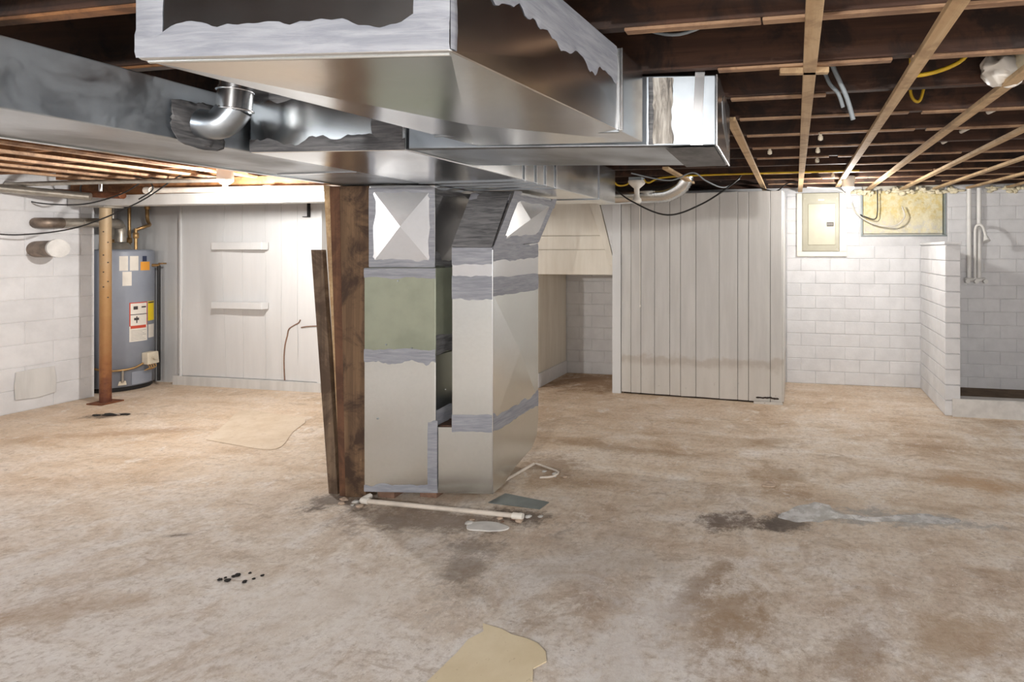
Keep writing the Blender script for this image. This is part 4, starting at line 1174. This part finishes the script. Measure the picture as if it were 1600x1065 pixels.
cable([(-6.80, 3.55, 1.60), (-6.6, 3.7, 1.58), (-6.2, 3.85, 1.65), (-5.7, 3.95, 1.86), (-5.3, 3.95, 2.06), (-5.2, 3.95, 2.10)], 0.006, 'black_cable', 'long black cable sweeping from the left wall up to the joists')
cable([(-6.45, 4.05, 1.92), (-6.42, 4.0, 2.0), (-6.3, 3.95, 2.06), (-6.2, 3.95, 2.10)], 0.006, 'black_cable', 'black cable curl over the column top plate')
cable([(-5.75, 4.0, 1.9), (-5.6, 4.0, 1.98), (-5.62, 3.98, 2.06), (-5.75, 3.96, 2.10)], 0.006, 'black_cable', 'black cable curl hanging under the orange joists')
# porcelain tubes through the joists
for i, (a, b) in enumerate((((0.955, 3.10, 2.15), (1.02, 2.92, 2.165)), ((0.955, 3.58, 2.15), (1.01, 3.36, 2.165)), ((0.935, 3.92, 2.15), (0.975, 3.70, 2.165)), ((0.90, 4.33, 2.15), (0.94, 4.15, 2.165)))):
    MB().cyl(a, b, 0.013, n=10).build('porcelain_tube', 'white_plastic', None, label='white porcelain wiring tube slanting through the joists on the right', cat='insulator', group='porcelain tubes in the joists')
# nail / knob bits below joists
for i, (x, yy) in enumerate(((-0.17, 3.64), (0.13, 3.23), (0.13, 3.64), (0.14, 4.04), (0.3, 4.9), (0.5, 5.2))):
    MB().lathe((x, yy, 2.104), [(0.006, -0.045), (0.014, -0.04), (0.014, -0.022), (0.008, -0.016), (0.012, 0)], 10).build('wiring_insulator', 'cream_plastic', None, label='tiny porcelain wiring knob screwed under a joist', cat='insulator', group='porcelain knobs under the joists')
# bundle of insulation stuffed between joists at right
IN = empty('insulation_bundle', 'crumpled cream insulation bundle hanging from the joists above the third furring strip', 'insulation')
for i, (x, yy, z, rx, ry, rz) in enumerate(((0.77, 2.34, 2.14, 0.075, 0.075, 0.06), (0.86, 2.30, 2.15, 0.08, 0.09, 0.055), (0.96, 2.27, 2.16, 0.09, 0.08, 0.05))):
    mb = MB()
    mb.blob((x, yy, z), rx, ry, rz, 26, 18, 0.0, i)
    mb.v = [tuple(V(q) + V((0.03 * mnoise.noise(V(q) * 26), 0.03 * mnoise.noise(V(q) * 26 + V((5, 0, 0))), 0.035 * mnoise.noise(V(q) * 22)))) for q in mb.v]
    mb.build('insulation_wad', ('white_plastic', 'insulation', 'insulation')[i], IN)

# ================================================================ FLOOR BITS
lin = []
for i, (x, yy) in enumerate(((-1.213, 1.55), (-1.215, 1.69), (-1.20, 1.83), (-1.205, 1.90), (-1.17, 1.95), (-1.19, 1.992), (-1.10, 1.975), (-1.05, 1.955), (-0.98, 1.945), (-0.93, 1.93), (-0.885, 1.893), (-0.868, 1.85), (-0.90, 1.81), (-0.875, 1.757), (-0.895, 1.70), (-0.90, 1.55))):
    lin.append((x + random.uniform(-.008, .008), yy, 0.001))
MB().prism(lin, (0, 0, 0.004)).build('linoleum_patch', 'old_linoleum', None, label='torn yellowish linoleum remnant glued to the concrete floor', cat='linoleum')
sl = spline([V(p) for p in ((-4.42, 3.52, 0.0005), (-4.66, 3.86, 0.0005), (-4.91, 4.22, 0.0005), (-4.55, 4.2, 0.0005), (-4.12, 4.11, 0.0005), (-3.93, 3.8, 0.0005), (-3.72, 3.5, 0.0005), (-3.80, 3.43, 0.0005), (-4.1, 3.47, 0.0005))], 3)
MB().prism(sl, (0, 0, 0.0045)).build('concrete_patch', 'patch_concrete', None, 0.003, label='pale raised rectangular concrete patch in front of the white board wall', cat='patch')
def ragged(pts, amp, seed, z):
    out = []
    p = spline([V((x, y, z)) for x, y in pts + [pts[0]]], 6)[:-1]
    for q in p:
        out.append(q + V((mnoise.noise(q * 11 + V((seed, 0, 0))), mnoise.noise(q * 11 + V((0, seed, 0))), 0)) * amp)
    return out
MB().prism(ragged([(-0.10, 3.09), (0.02, 3.26), (0.16, 3.30), (0.24, 3.20), (0.42, 3.19), (0.62, 3.26), (0.85, 3.25), (0.80, 3.19), (0.5, 3.15), (0.22, 3.13), (0.10, 3.07), (-0.02, 3.03)], 0.035, 3, 0.0004), (0, 0, 0.0016)).build('puddle', 'wet_film', None, label='shiny grey wet puddle on the concrete floor', cat='puddle')
MB().prism(ragged([(-0.205, 3.47), (-0.21, 3.53), (-0.15, 3.545), (-0.125, 3.51), (-0.13, 3.475)], 0.012, 8, 0.001), (0, 0, 0.008)).build('floor_plug', 'rubble', None, label='small tan broken plug set in the floor beyond the puddle', cat='plug')
for i in range(9):
    x, yy = -2.43 + random.gauss(0, 0.045), 2.085 + random.gauss(0, 0.03)
    s = random.uniform(0.006, 0.014)
    MB().blob((x, yy, s * 0.35), s, s * 0.8, s * 0.5, 7, 5, 0.5, i).build('black_crumb', 'black_grit', None, label='tiny black crumb scattered on the bare left floor', cat='crumb', group='black crumbs on the floor')
for i, (x, yy, s) in enumerate(((-5.93, 3.90, 0.05), (-5.80, 3.93, 0.035), (-6.02, 3.86, 0.03))):
    MB().blob((x, yy, 0.004), s * 1.4, s * 0.6, 0.008, 9, 5, 0.6, i + 20).build('dark_chip', 'black_grit', None, label='flat dark chip on the floor in front of the rusty column', cat='debris', group='dark chips by the column')
for i in range(22):
    x, yy = random.choice([(-2.55, 2.83), (-2.5, 2.80), (-1.45, 2.85), (-1.5, 2.76), (-1.7, 2.72), (-1.55, 3.42)])
    x += random.gauss(0, 0.06)
    yy += random.gauss(0, 0.022)
    if yy > 2.83 and x > -2.4 and x < -1.7:
        yy = 2.74
    if x < -2.43 and yy > 2.835:
        yy = 2.825
    s = random.uniform(0.007, 0.02)
    cm = random.choice(('rubble', 'rubble', 'ash_paint', 'brick_red'))
    MB().blob((x, yy, s * 0.3), s * 1.3, s, s * 0.5, 8, 5, 0.6, i + 40).build('concrete_crumb', cm, None, label='small broken %s crumb around the foot of post and riser' % {'rubble': 'tan concrete', 'ash_paint': 'white painted concrete', 'brick_red': 'reddish brick'}[cm], cat='rubble', group='%s rubble around the riser' % {'rubble': 'tan', 'ash_paint': 'white', 'brick_red': 'reddish'}[cm])
MB().prism(ragged([(-1.72, 2.70), (-1.6, 2.74), (-1.47, 2.71), (-1.5, 2.66), (-1.66, 2.645)], 0.02, 12, 0.001), (0, 0, 0.008)).build('concrete_flake', 'ash_paint', None, 0.002, label='loose white concrete flake in front of the drain pipe', cat='rubble')
